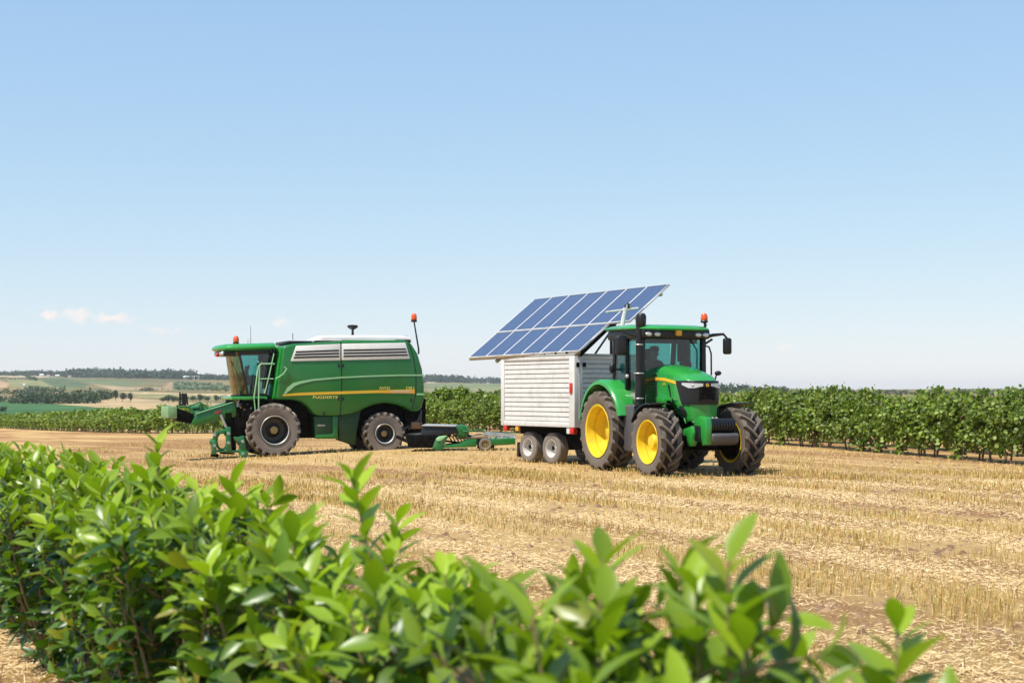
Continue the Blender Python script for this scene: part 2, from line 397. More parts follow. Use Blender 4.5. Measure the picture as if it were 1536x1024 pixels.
def make_stubble():
    P = np.concatenate([scatter(330000, 5.5, 34, 1.3), scatter(110000, 30, 75, 1.1)])
    b = band_value(P)
    patchy = .5 + .5 * np.sin(P[:, 0] * .9 + 2 * np.sin(P[:, 1] * .37)) * np.sin(P[:, 1] * .53 + 1.7 * np.sin(P[:, 0] * .41))
    keep = rng.random(len(P)) < np.clip((b - .28) * 1.3, .06, 1) * (.35 + .65 * patchy)
    keep &= P[:, 0] < row_x(P[:, 1]) - .3
    keep &= bare(P) + rng.normal(0, .15, len(P)) < .52
    P = P[keep]
    # snap to drill rows
    v = P @ ROWN; u = P @ ROWD
    v = np.round(v / .17) * .17 + rng.normal(0, .022, len(v))
    cl = rng.random(len(u)) < .6
    u = np.where(cl, np.round(u / .16 + np.sin(v * 40) * .4) * .16 + rng.normal(0, .03, len(u)), u)      # stalks come up in tufts
    P = u[:, None] * ROWD + v[:, None] * ROWN
    n = len(P); Y = P[:, 1]
    h = rng.uniform(.035, .115, n) * (.8 + .4 * patchy[keep]); w = rng.uniform(.0022, .0042, n) * np.clip(Y / 14, 1, 2.6)
    a = rng.uniform(0, np.pi, n); la = rng.uniform(0, 2 * np.pi, n); lean = rng.normal(0, .22, n) * h
    base = np.stack([P[:, 0], P[:, 1], nz(P[:, 0]) - .01], 1)
    tip = base + np.stack([np.cos(la) * lean, np.sin(la) * lean, h], 1)
    d = np.stack([np.cos(a) * w, np.sin(a) * w, np.zeros(n)], 1); e = np.stack([-np.sin(a) * w, np.cos(a) * w, np.zeros(n)], 1)
    V = np.stack([base - d, base + e, base + d, tip - d * .8, tip + e * .8, tip + d * .8], 1).reshape(-1, 3)
    i = np.arange(n)[:, None] * 6
    Q = np.concatenate([i + [0, 1, 4, 3], i + [1, 2, 5, 4]])
    o = bpy.data.objects.new('stubble', np_mesh('stubble', V, Q, SM, False)); link(o)
    tag(o, 'dry golden cereal stubble standing in rows across the field', 'stubble', kind='stuff')
def make_litter():
    P = np.concatenate([scatter(360000, 5.5, 30, 1.25), scatter(60000, 28, 55, 1.1)])
    b = band_value(P)
    keep = (rng.random(len(P)) < np.clip(1.05 - b * 1.05, .12, 1)) & (P[:, 0] < row_x(P[:, 1]) + .5)
    keep &= (bare(P) + rng.normal(0, .2, len(P)) < .55) | (rng.random(len(P)) < .12)
    P = P[keep]; n = len(P)
    L = rng.uniform(.015, .08, n); w = rng.uniform(.0014, .0034, n) * np.clip(P[:, 1] / 13, 1, 2.4); a = rng.uniform(0, 2 * np.pi, n); p = rng.normal(.12, .2, n)
    c = np.stack([P[:, 0], P[:, 1], nz(P[:, 0]) + rng.uniform(.004, .03, n)], 1)
    d = np.stack([np.cos(a) * L, np.sin(a) * L, np.abs(p) * L], 1) / 2
    s = np.stack([-np.sin(a) * w, np.cos(a) * w, np.zeros(n)], 1); up = np.array([0, 0, .003])
    V = np.stack([c - d - s, c - d + up, c - d + s, c + d - s, c + d + up, c + d + s], 1).reshape(-1, 3)
    i = np.arange(n)[:, None] * 6
    Q = np.concatenate([i + [0, 1, 4, 3], i + [1, 2, 5, 4]])
    o = bpy.data.objects.new('straw_litter', np_mesh('straw_litter', V, Q, LM, False)); link(o)
    tag(o, 'pale loose straw lying between the stubble rows', 'straw', kind='stuff')
def make_clods():
    P = scatter(20000, 6, 40, 1.2); b = band_value(P)
    P = P[((rng.random(len(P)) < np.clip(1.0 - b * 1.3, .05, 1) * .4) | (bare(P) > .55)) & (P[:, 0] < row_x(P[:, 1]) - .3)]; n = len(P)
    base = np.array([(1, 0, 0), (.3, .95, 0), (-.8, .6, 0), (-.8, -.6, 0), (.3, -.95, 0), (0, 0, 1.0), (.35, .2, .8), (-.3, .15, .85)])
    r = .012 + .055 * rng.random(n) ** 2.2
    V = base[None] * r[:, None, None] * rng.uniform(.7, 1.3, (n, 8, 3)); V[:, :, 2] *= .7
    V += np.stack([P[:, 0], P[:, 1], nz(P[:, 0]) - .005], 1)[:, None]
    i = np.arange(n)[:, None] * 8
    T = np.concatenate([i + q for q in ([0, 1, 6], [1, 7, 6], [1, 2, 7], [2, 3, 7], [3, 5, 7], [3, 4, 5], [4, 0, 5], [0, 6, 5], [5, 6, 7])])
    m = straw_mat('soil_clods', [(0, (.16, .085, .045)), (1, (.36, .22, .12))])
    o = bpy.data.objects.new('soil_clods', np_mesh('soil_clods', V.reshape(-1, 3), T, m, False)); link(o)
    tag(o, 'small brown soil clods scattered over the field', 'soil', kind='stuff')
make_stubble(); make_litter(); make_clods()
# ================================================================== plants
def norm(a): return a / np.maximum(1e-9, np.linalg.norm(a, axis=-1, keepdims=True))
def leaf_sheet(P, D, N, L, W, fold=.25, simple=True, curl=.25):
    """leaves at P growing along D with face normal N; returns verts, quads"""
    D = norm(D); S = norm(np.cross(D, N)); N = np.cross(S, D)
    n = len(P); L = np.asarray(L)[:, None]; W = np.asarray(W)[:, None]
    if simple:
        st = [(0, 0, 0), (.32, .5, .5 * fold), (.72, .42, .42 * fold), (1.0, 0, -curl * .3)]
        V = [P,
             P + D * L * .30 + S * W * .5 + N * W * .5 * fold, P + D * L * .72 + S * W * .40 + N * (W * .3 * fold - L * curl * .12),
             P + D * L - N * L * curl * .3,
             P + D * L * .72 - S * W * .40 + N * (W * .3 * fold - L * curl * .12), P + D * L * .30 - S * W * .5 + N * W * .5 * fold]
        V = np.stack(V, 1).reshape(-1, 3); i = np.arange(n)[:, None] * 6
        return V, np.concatenate([i + [0, 1, 2, 3], i + [0, 3, 4, 5]])
    ts = [0, .18, .42, .68, .88, 1.0]; ws = [.07, .55, 1.0, .86, .45, .03]
    V = []
    for t, w in zip(ts, ws):
        c = P + D * L * (t - .10 * curl * t * t) - N * L * curl * .55 * t * t
        V += [c + S * W * .5 * w + N * W * .5 * w * fold, c, c - S * W * .5 * w + N * W * .5 * w * fold]
    V = np.stack(V, 1).reshape(-1, 3); i = np.arange(n)[:, None] * 18; Q = []
    for k in range(5):
        Q += [i + [k * 3, k * 3 + 1, k * 3 + 4, k * 3 + 3], i + [k * 3 + 1, k * 3 + 2, k * 3 + 5, k * 3 + 4]]
    return V, np.concatenate(Q)

# ------------------------------------------------------------------ foreground shrubs
def shrub_meshes(seed, H, spike=0, stems=9, spread=.46, lean=(0, 0)):
    g = np.random.default_rng(seed); wood = MB(); P = []; D = []; N = []; L = []; W = []; T = []
    def shoot(pts, r0, dens, llen, tiplight, start=.25):
        pts = np.array(pts); seg = np.linalg.norm(np.diff(pts, axis=0), axis=1); cum = np.concatenate([[0], np.cumsum(seg)]); tot = cum[-1]
        wood.tube([tuple(p) for p in pts], [r0 * (1 - .75 * c / tot) for c in cum], 5)
        s = tot * start; k = g.integers(0, 9)
        while s < tot:
            p = np.array([np.interp(s, cum, pts[:, j]) for j in range(3)])
            d = pts[min(len(pts) - 1, np.searchsorted(cum, s))] - pts[max(0, np.searchsorted(cum, s) - 1)]; d = d / np.linalg.norm(d)
            f = s / tot; az = k * 2.4 + g.normal(0, .3); k += 1
            a = np.cross(d, [.3, .1, 1]); a /= np.linalg.norm(a) + 1e-9; bb = np.cross(d, a)
            rad = a * math.cos(az) + bb * math.sin(az)
            up = .40 + 1.0 * max(0, (f - .70) / .30) + g.normal(0, .15)
            dd = rad + d * up; P.append(p); D.append(dd); N.append(d * 1.0 - rad * up * .6 + g.normal(0, .18, 3))
            sz = llen * g.uniform(.55, 1.2) * (1 - .28 * max(0, (f - .85) / .15)); L.append(sz); W.append(sz * g.uniform(.34, .43))
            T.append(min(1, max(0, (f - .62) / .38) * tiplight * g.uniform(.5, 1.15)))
            s += dens * (1.75 - 1.35 * f) * g.uniform(.7, 1.3)
    for i in range(stems):
        az = 2 * math.pi * i / stems + g.normal(0, .3); out = spread * g.uniform(.35, 1.05) * (0 if i == 0 else 1)
        h = H * g.choice([g.uniform(.70, .92), g.uniform(.9, 1.0), g.uniform(1.0, 1.07)]) * (1 - .10 * out / spread)
        if i == 0: h = H + spike
        b = np.array([math.cos(az) * .05, math.sin(az) * .05, 0.0])
        e = np.array([math.cos(az) * out + lean[0], math.sin(az) * out + lean[1], h])
        pts = []
        bend = g.normal(0, .05, 3); bend[2] = 0
        for t in np.linspace(0, 1, 7):
            q = b + (e - b) * t; q[:2] = b[:2] + (e - b)[:2] * (t ** .8); q = q + bend * math.sin(t * math.pi); pts.append(q)
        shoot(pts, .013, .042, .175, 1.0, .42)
        for j in range(8):                                     # side shoots, low ones too, so the hedge is leafy to the ground
            t = g.uniform(.05, .86); q = b + (e - b) * t; q[:2] = b[:2] + (e - b)[:2] * (t ** .8)
            a2 = az + g.normal(0, 1.2); ln = g.uniform(.14, .30)
            e2 = q + np.array([math.cos(a2) * ln * .8, math.sin(a2) * ln * .8, ln * g.uniform(.35, .95)])
            if e2[2] > H * .97: e2[2] = H * g.uniform(.8, .97)
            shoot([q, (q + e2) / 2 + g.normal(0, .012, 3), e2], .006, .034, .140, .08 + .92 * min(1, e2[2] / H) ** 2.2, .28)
    V, Q = leaf_sheet(np.array(P), np.array(D), np.array(N), L, W, .32, False, .38)
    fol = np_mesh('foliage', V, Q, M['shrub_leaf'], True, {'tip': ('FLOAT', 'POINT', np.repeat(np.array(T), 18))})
    return wood.mesh('stems', M['stem'], 0, 2, 60), fol

def hedge_pos(y): return 1.9 - .5 * y
SH = [shrub_meshes(20 + k, 1.34) for k in range(6)]
special = {2.36: (101, 1.27, .03), 2.88: (102, 1.37, .10), 3.36: (103, 1.38, .04), 4.80: (104, 1.35, .18), 7.4: (105, 1.38, .19), 6.25: (106, 1.36, .05)}
ORD = ['first', 'second', 'third', 'fourth', 'fifth', 'sixth', 'seventh', 'eighth', 'ninth', 'tenth', 'eleventh', 'twelfth', 'thirteenth', 'fourteenth', 'fifteenth',
       'sixteenth', 'seventeenth', 'eighteenth', 'nineteenth', 'twentieth', 'twenty-first', 'twenty-second', 'twenty-third', 'twenty-fourth', 'twenty-fifth', 'twenty-sixth',
       'twenty-seventh', 'twenty-eighth', 'twenty-ninth', 'thirtieth', 'thirty-first', 'thirty-second', 'thirty-third', 'thirty-fourth', 'thirty-fifth', 'thirty-sixth']
ys = [2.36]
while ys[-1] < 15.5: ys.append(ys[-1] + .30 + .02 * ys[-1])
for k, s in list(special.items()):
    j = min(range(len(ys)), key=lambda q: abs(ys[q] - k)); ys[j] = k
SPL = {2.36: 'low blurred shrub at the near end of the hedge with a small pale shoot', 2.88: 'close blurred shrub with a tall forked pale green shoot standing alone against the stubble',
       3.36: 'close blurred shrub with broad upright shoots left of the tall forked shoot', 4.80: 'shrub with a tall thin bare-necked shoot rising in front of the combine rear wheel',
       7.4: 'shrub with the tall leafy spire in front of the tan field, left of the combine', 6.25: 'bushy shrub just right of the tall leafy spire in the hedge'}
cnt = 0
for i, y in enumerate(ys):
    x = hedge_pos(y) + rnd.uniform(-.05, .05)
    if y in special:
        sd, hh, sp = special[y]; st, fo = shrub_meshes(sd, hh, sp, 10 if y > 3.5 else 13); lab = SPL[y]; rz = 0; s = 1
    else:
        st, fo = SH[i % 6]; rz = rnd.uniform(0, 6.28); s = float(np.interp(y, [2, 2.36, 2.6, 3.34, 3.83, 4.3, 5.2, 6.3, 8, 12.6], [1.0, 1.05, 1.06, 1.04, .975, .97, 1.0, 1.03, 1.04, 1.05])) * rnd.uniform(.985, 1.02)
        lab = 'glossy green leafy shrub, %s from the near right end of the foreground hedge' % ORD[i]
    r = empty('shrub', (x, y, near_z(x, y)), rz, lab, 'shrub', 'shrubs of the foreground hedge'); r.scale = (s, s, s)
    for nm, me in (('stems', st), ('foliage', fo)):
        link(bpy.data.objects.new(nm, me), r)

# ------------------------------------------------------------------ grapevines
def vine_meshes(seed, H=1.74, nleaf=1450, big=.98):
    g = np.random.default_rng(seed); wood = MB()
    for k in range(g.integers(2, 4)):
        x0 = g.uniform(-.35, .35); pts = []
        for t in np.linspace(0, 1, 6): pts.append((x0 + .1 * math.sin(t * 5 + k) + g.normal(0, .02), g.normal(0, .03), t * g.uniform(.85, 1.2)))
        wood.tube(pts, [.032 - .012 * i / 5 for i in range(6)], 6)
    for s in (-1, 1):
        wood.tube([(0, 0, .78), (s * .25, .03, .92), (s * .55, 0, .9)], [.022, .018, .01], 5)
    for k in range(7):
        x0 = g.uniform(-.55, .55); wood.tube([(x0, g.normal(0, .1), .8), (x0 + g.normal(0, .1), g.normal(0, .12), 1.3), (x0 + g.normal(0, .14), g.normal(0, .15), H)], .008, 4)
    ncl = 62
    cx = g.uniform(-.58, .58, ncl); cz = .50 + (H - .62) * g.beta(1.25, 1.0, ncl); cy = g.normal(0, .2, ncl)
    k2 = g.integers(2, 5)                                          # a few drooping skirts near the ground
    cx[:k2] = g.uniform(-.5, .5, k2); cz[:k2] = g.uniform(.18, .5, k2); cy[:k2] = g.normal(0, .2, k2)
    hump = .14 * np.cos(cx * g.uniform(3, 6) + g.uniform(0, 6)); cz = np.clip(cz + hump * (cz > 1), .15, H)
    id = g.integers(0, ncl, nleaf); P = np.stack([cx[id], cy[id], cz[id]], 1) + g.normal(0, 1, (nleaf, 3)) * [.105, .09, .10]
    ns = 6
    for k in range(ns):                                            # shoots standing above the canopy
        x0 = g.uniform(-.5, .5); m = 13; z = np.linspace(H - .2, H + g.choice([.04, .10, .2]) * g.uniform(.5, 1.1), m)
        P = np.concatenate([P, np.stack([x0 + g.normal(0, .035, m), g.normal(0, .05, m), z], 1)])
    n = len(P); out = np.stack([P[:, 0] * .3, P[:, 1] * 3, np.zeros(n)], 1)
    Nn = norm(out) * .55 + np.array([0, 0, .6]) + g.normal(0, .5, (n, 3))
    Dd = g.normal(0, 1, (n, 3)) + norm(out) * .5 + np.array([0, 0, -.5])
    L = g.uniform(.075, .135, n) * big
    V, Q = leaf_sheet(P, Dd, Nn, L, L * .95, .22, True, .4)
    return wood.mesh('trunk', M['bark'], 0, 2, 60), np_mesh('foliage', V, Q, M['vine_leaf'], False)
VN = [vine_meshes(300 + k) for k in range(7)]
VF = [vine_meshes(330 + k, 1.8, 420, 1.7) for k in range(4)]
PTS = [(16.8, 20), (15.5, 26), (12.7, 36.3), (8.7, 51.4), (2.3, 61.5), (-5, 72), (-22.7, 96.5), (-42, 136), (-64.5, 185), (-98, 255)]
def catmull(pts, step):
    out = []
    p = [Vector(q) for q in pts]; p = [2 * p[0] - p[1]] + p + [2 * p[-1] - p[-2]]
    for i in range(1, len(p) - 2):
        n = 60
        for k in range(n):
            t = k / n
            out.append(.5 * ((2 * p[i]) + (-p[i - 1] + p[i + 1]) * t + (2 * p[i - 1] - 5 * p[i] + 4 * p[i + 1] - p[i + 2]) * t * t + (-p[i - 1] + 3 * p[i] - 3 * p[i + 1] + p[i + 2]) * t ** 3))
    res = [out[0]]; acc = 0
    for a, b in zip(out, out[1:]):
        acc += (b - a).length
        if acc >= step(b.y): res.append(b); acc = 0
    return res
row = catmull(PTS, lambda y: 1.02 if y < 100 else 1.25)
def vine(x, y, ang, lab, grp, far=False, hs=1.0):
    z = ground_z(x, y)
    st, fo = (VF if far else VN)[rnd.randrange(4 if far else 7)]
    s = rnd.uniform(.92, 1.06); sz = hs * rnd.uniform(.88, 1.1)
    ang += math.pi * rnd.randrange(2)
    r = empty('grapevine', (x, y, z), ang, lab, 'grapevine', grp); r.scale = (s * 1.1, s * 1.2, sz) if far else (s, s, sz)
    for nm, me in (('trunk', st), ('foliage', fo)): link(bpy.data.objects.new(nm, me), r)
POSTM = MB().tube([(0, 0, -.1), (0, 0, 1.0), (.005, 0, 1.62)], [.036, .034, .03], 7).mesh('trellis_post', M['post'], 0)
for i, p in enumerate(row):
    d = (row[min(i + 1, len(row) - 1)] - row[max(0, i - 1)]); ang = math.atan2(d.y, d.x)
    px = CX + F * p.x / p.y
    if px > 1850: continue
    if px > 1100: lab, grp = 'tall green grapevine with brown stems in the vineyard row right of the tractor', 'vines right of the tractor'
    elif px > 600: lab, grp = 'green grapevine in the vineyard row seen between the combine and the white trailer', 'vines between combine and trailer'
    else: lab, grp = 'distant green grapevine in the vineyard row left of the combine', 'vines left of the combine'
    hs = float(np.interp(p.y, [20, 50, 66, 100, 260], [1.0, 1.0, .86, .9, .93]))
    vine(p.x, p.y, ang, lab, grp, p.y > 92, hs)
    if p.y < 62 and i % 3 == 1:
        n = Vector((-d.y, d.x)).normalized()
        o = bpy.data.objects.new('trellis_post', POSTM); link(o); o.location = (p.x + .45 * d.x - n.x * .12, p.y + .45 * d.y - n.y * .12, ground_z(p.x, p.y)); o.rotation_euler = (R(rnd.uniform(-3, 3)), R(rnd.uniform(-3, 3)), 0)
        tag(o, 'thin weathered wooden post among the vine stems of the near row', 'post', 'trellis posts of the vineyard')
# the next row behind, where the gaps under the near row show it
PT2 = [(Vector(a) + Vector((2.4, 1.15))) for a in PTS[1:7]]
for i, p in enumerate(catmull([tuple(q) for q in PT2], lambda y: 1.1)):
    if p.y > 88: continue
    vine(p.x, p.y, R(115), 'green grapevine in the second vineyard row, behind the near row', 'vines of the second row', p.y > 60, .98)

# ------------------------------------------------------------------ far trees, woods and farms
def crown_leaves(g, c, r, n, size):
    u = norm(g.normal(0, 1, (n, 3))); rad = g.uniform(.55, 1.0, n)[:, None] ** .6
    lump = 1 + .22 * np.sin(u[:, :1] * 5 + c[0]) * np.cos(u[:, 1:2] * 4 + c[1]) + .12 * np.sin(u[:, 2:] * 7 + c[0])
    P = np.array(c) + u * rad * lump * np.array(r)
    Nn = u + g.normal(0, .45, (n, 3)) + [0, 0, .3]; Dd = g.normal(0, 1, (n, 3))
    L = g.uniform(.7, 1.3, n) * size
    return leaf_sheet(P, Dd, Nn, L, L * .9, .2, True, .2)
def tree_mesh(seed, H, w):
    g = np.random.default_rng(seed); V = []; Q = []; b = 0
    for k in range(5):
        c = (g.normal(0, w * .2), g.normal(0, w * .2), H * g.uniform(.42, .78)); r = (w * g.uniform(.28, .42), w * g.uniform(.28, .42), H * g.uniform(.18, .28))
        v, q = crown_leaves(g, c, r, 130, H * .085); V.append(v); Q.append(q + b); b += len(v)
    t = MB().tube([(0, 0, -.3), (.05, 0, H * .3), (0, .05, H * .6)], [H * .035, H * .028, H * .012], 7)
    for k in range(4):
        a = k * 1.6; t.tube([(0, 0, H * (.3 + .06 * k)), (math.cos(a) * w * .25, math.sin(a) * w * .25, H * (.5 + .07 * k))], [H * .015, H * .006], 5)
    return t.mesh('trunk', M['trunk'], 0), np_mesh('crown', np.concatenate(V), np.concatenate(Q), M['tree_leaf'], False)
TM = [tree_mesh(500 + k, 6, 4.6) for k in range(3)] + [tree_mesh(510, 7, 3.0), tree_mesh(511, 4.5, 5)]
def tree_at(px, py, kind, s, lab, grp=None):
    p = ground_hit(px, py)
    if p is None: return
    r = empty('tree', p, rnd.uniform(0, 6), lab, 'tree', grp); k = s * p.y / 880; r.scale = (k, k, k)
    for nm, me in (('trunk', TM[kind][0]), ('crown', TM[kind][1])): link(bpy.data.objects.new(nm, me), r)
tree_at(173.5, 600.5, 3, .95, 'slim dark tree standing at the end of the valley woodland strip')
tree_at(183.5, 602, 0, 1.0, 'round dark tree on the pale field edge beside the slim tree')
tree_at(195.5, 603, 3, .85, 'lone dark tree standing on the tan strip right of the round tree')
tree_at(3, 620, 4, 1.05, 'dark bush at the edge of the green valley field on the far left')
for k, (px, py, kk, s) in enumerate([(244, 604, 4, .8), (252, 604, 0, .9), (260, 604.5, 0, .85), (268, 604, 4, .9), (278, 604, 0, .85), (289, 603, 4, .9), (300, 603, 0, .9), (312, 603, 4, .9), (324, 603, 0, .8), (335, 602, 4, .9)]):
    tree_at(px, py, kk, s, 'dark tree of the clump on the valley floor left of the combine cab', 'trees of the valley clump')
def woodland(name, strips, lab, size, mat):
    g = np.random.default_rng(hash(name) % 1000 if False else len(strips) * 7 + 3); V = []; Q = []; b = 0
    for (px0, py0, px1, py1, n, h, jit) in strips:
        for k in range(n):
            t = (k + g.uniform(-.5, .5)) / n; px = px0 + (px1 - px0) * t; py = py0 + (py1 - py0) * t + g.uniform(-jit, jit)
            p = ground_hit(px, py)
            if p is None: continue
            hh = h * (g.uniform(.6, 1.25) if p.y < 1500 else g.uniform(.78, 1.12)) * p.y / F; w = hh * g.uniform(.5, .8)
            v, q = crown_leaves(g, (p.x, p.y, p.z + hh * .5), (w, w, hh * .52), 46 if p.y < 1500 else 34, hh * (.26 if p.y < 1500 else .34)); V.append(v); Q.append(q + b); b += len(v)
    o = bpy.data.objects.new(name, np_mesh(name, np.concatenate(V), np.concatenate(Q), mat, False)); link(o); tag(o, lab, 'woodland', kind='stuff')
woodland('valley_woodland', [(-40, 602, 12, 602, 12, 9, 1), (15, 604.5, 150, 604.5, 46, 14, 1.2), (30, 601, 165, 600, 40, 12, 1), (125, 597, 175, 596, 16, 10, .8),
                             (-40, 590, 80, 591, 34, 6, 1.2), (40, 586, 95, 588, 18, 7, .8), (210, 586.5, 232, 586, 8, 5, .5)], 'dark woodland strips along the valley floor at left', 9, M['tree_leaf'])
woodland('hillside_scrub', [(262, 577, 345, 580, 40, 3.5, 2.5), (262, 583, 345, 586, 36, 4, 2), (-60, 568, 60, 569, 26, 2.5, 1), (40, 566.5, 56, 571, 10, 5, .6), (640, 597, 765, 602, 40, 5, 2.5), (640, 591, 765, 592, 30, 3.5, 2), (205, 585, 258, 585.5, 10, 2.5, .8)],
         'low dark scrub and hedgerows over the far hillside', 5, M['tree_leaf'])
ridge = []
for j in range(3):
    ridge += [(-120, 563 - j, 120, 564 - j, 80, 6, .5), (100, 565.5 - j, 290, 568.5 - j, 110, 8.5 if j < 2 else 10, .6), (280, 568.5 - j, 350, 570 - j, 34, 6, .5), (350, 572 - j, 640, 575 - j, 80, 9, 1), (640, 572.5 - j, 765, 575 - j, 110, 8.5, .8)]
ridge += [(765, 575, 1090, 586, 90, 9, 1), (1080, 589, 1180, 592, 60, 11, 1), (1180, 591, 1560, 591, 120, 6, 1)]
woodland('ridge_forest', ridge, 'long dark forest along the crest of the far ridge', 10, M['forest'])
def farmhouse(px, py, w, h, lab, y=None, long=False):
    p = ground_hit(px, py)
    if p is None: return
    s = p.y / F; W = w * s; Hh = h * s; Dp = Hh * 1.6
    r = empty('farmhouse', p, R(rnd.uniform(-12, 12)), lab, 'farmhouse')
    MB().bb(-W / 2, W / 2, 0, Dp, -2, Hh * .62).build('wall', M['wallh'], r, smooth=0)
    MB().prism([(-.08 * Dp, Hh * .60), (Dp * .5, Hh), (Dp * 1.08, Hh * .60), (Dp * 1.08, Hh * .64), (Dp * .5, Hh * 1.06), (-.08 * Dp, Hh * .64)], -W * .52, W * .52, 'yz').build('roof', M['roofh'] if not long else M['wallh'], r, smooth=0)
    nwin = max(2, min(4, int(w / 3)))
    for k in range(nwin):
        x = -W / 2 + W * (k + .5) / nwin; MB().bb(x - W * .1 / nwin, x + W * .1 / nwin, -.06, .02, Hh * .2, Hh * .4).build('window', M['dark'], r, smooth=0)
farmhouse(257.5, 567.5, 9, 4.6, 'pale low farm building at the left end of the ridge farm', long=True)
farmhouse(267, 568, 8, 4.2, 'small white building between the two long ridge farm sheds')
farmhouse(283, 568.8, 17, 5.0, 'long white shed under the ridge forest', long=True)
farmhouse(295, 568.6, 7, 4.4, 'small pale building at the right end of the long ridge shed', long=True)
farmhouse(215, 567, 6, 3.4, 'little pale house under the dark ridge forest left of the sheds')
farmhouse(62, 564.5, 6, 3.6, 'pale farmhouse on the left of the ridge beside the pale field', long=True)
farmhouse(72, 565, 5, 3.2, 'reddish roofed farmhouse second from left on the ridge')
farmhouse(86, 565.4, 6, 3.4, 'pale roofed farmhouse third from left on the ridge', long=True)
farmhouse(104, 566, 5, 3.0, 'small reddish roofed farmhouse at the right of the ridge group')
farmhouse(36, 578.8, 3.5, 3, 'tiny white hut alone on the lower hillside', long=True)
# ================================================================== machines
class Frame:
    """a machine's own axes on the land: x forward, y to its left; reads positions on its planes from where the photo shows them"""
    def __init__(s, origin, fwd):
        s.o = Vector(origin); f = Vector(fwd).normalized(); s.f = f; s.l = Vector((-f.y, f.x)); s.rz = math.atan2(f.y, f.x)
    def W(s, x, y): return Vector((s.o.x + s.f.x * x + s.l.x * y, s.o.y + s.f.y * x + s.l.y * y))
    def z(s, py, w): return EYE - (py - HY) / F * w.y - s.o.z
    def side(s, px, py, y):
        k = (px - CX) / F; o = s.W(0, y); x = (k * o.y - o.x) / (s.f.x - k * s.f.y); return x, s.z(py, s.W(x, y))
    def front(s, px, py, x):
        k = (px - CX) / F; o = s.W(x, 0); y = (k * o.y - o.x) / (s.l.x - k * s.l.y); return y, s.z(py, s.W(x, y))

def tyre_mesh(name, R_, W, rr, n, lh, mat, lugw=.05, sweep=.5, chev=True):
    """carcass and raised lugs of one tyre, each a mesh"""
    m = MB(); w = W / 2
    prof = [(rr, -w * .72), (rr * 1.04, -w * .86), (rr + (R_ - rr) * .45, -w * 1.0), (rr + (R_ - rr) * .72, -w * .97), (R_ - lh * 1.3, -w * .86), (R_ - lh * 1.0, -w * .5), (R_ - lh * .95, 0)]
    prof = prof + [(a, -b) for a, b in prof[-2::-1]]
    m.lathe(prof, 64, 'y', closed=True)
    if not chev:                                              # road tread: circumferential ribs
        for y in (-.66, -.33, 0, .33, .66):
            m.lathe([(R_ - lh, w * (y - .12)), (R_, w * (y - .1)), (R_, w * (y + .1)), (R_ - lh, w * (y + .12))], 64, 'y')
        return m.mesh(name, mat, 0, 2, 32), None
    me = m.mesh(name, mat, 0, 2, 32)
    me.materials.append(M['tread'])                           # dust on walls and lugs; shade between the lugs is painted in dark
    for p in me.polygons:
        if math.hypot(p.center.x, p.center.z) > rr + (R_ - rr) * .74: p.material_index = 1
    g = MB(); yb = [0, .5, .86, .955, 1.02]; rb_ = [R_ - lh * .95, R_ - lh, R_ - lh * 1.3, rr + (R_ - rr) * .78, rr + (R_ - rr) * .60]
    for sd in (-1, 1):
        for k in range(n):
            t0 = 2 * math.pi * (k + (.5 if sd > 0 else 0)) / n; rings = []
            for yy, top in ((-.06, R_), (.25, R_), (.55, R_), (.88, R_ - lh * .12), (.99, R_ - lh * .55), (1.015, rr + (R_ - rr) * .70)):
                y = sd * w * yy; th = t0 + sweep * min(.96, yy + .06) ** .9 * 2 * math.pi / n * 1.55
                rb = float(np.interp(abs(yy), yb, rb_)) - .015; lw = lugw * (1.0 if yy < .8 else 1.2)
                a0 = lw / R_ / 2; a1 = a0 * .76
                rings.append([(rad * math.cos(th + aa), y if rad > rb + .001 or yy < .98 else y * .96, rad * math.sin(th + aa)) for rad, aa in ((rb, -a0), (max(top, rb + .012), -a1), (max(top, rb + .012), a1), (rb, a0))])
            g.loft(rings)
    return me, g.mesh('tread', mat, 0, 2, 30)
def rim_mesh(name, rr, W, out, mat, dish=.3, hubr=.2, hubl=.1):
    """dished steel rim; `out` is the outboard direction along y"""
    m = MB(); w = W / 2 * out
    prof = [(rr * 1.0, w * .84), (rr * 1.035, w * .90), (rr * 1.02, w * .93), (rr * .95, w * .88), (rr * .93, w * .55), (rr * .86, w * (.55 - dish * .5)), (rr * .80, w * (.55 - dish)), (rr * .5, w * (.5 - dish)),
            (rr * .42, w * (.62 - dish)), (hubr * 1.15, w * (.66 - dish)), (hubr * 1.1, w * (.66 - dish) + hubl * out * .55), (hubr * .8, w * (.66 - dish) + hubl * out), (.001, w * (.66 - dish) + hubl * out * 1.05)]
    m.lathe(prof, 48, 'y')
    m.lathe([(rr * 1.0, -w * .84), (rr * 1.035, -w * .9), (rr * .93, -w * .85), (rr * .9, -w * .2), (rr * .86, w * .3)], 48, 'y')
    m.lathe([(rr * .88, -w * .35), (.001, -w * .35)], 32, 'y') if False else None
    for k in range(8):
        a = 2 * math.pi * k / 8; r0 = rr * .62
        m.lathe([(.022, w * (.5 - dish)), (.022, w * (.5 - dish) + .03 * out), (.001, w * (.5 - dish) + .03 * out)], 6, 'y', (r0 * math.cos(a), 0, r0 * math.sin(a)))
    return m.mesh(name, mat, 0, 2, 40)
def put_wheel(parent, loc, rim, tyre, spin=0, hub=None, label=None):
    w = bpy.data.objects.new('wheel', rim); link(w, parent); w.location = loc; w.rotation_euler = (0, spin, 0)
    if label: w['label'] = label
    link(bpy.data.objects.new('tyre', tyre[0]), w)
    if tyre[1] is not None: link(bpy.data.objects.new('tread', tyre[1]), w)
    if hub is not None: link(bpy.data.objects.new('hub_cap', hub), w)
    return w
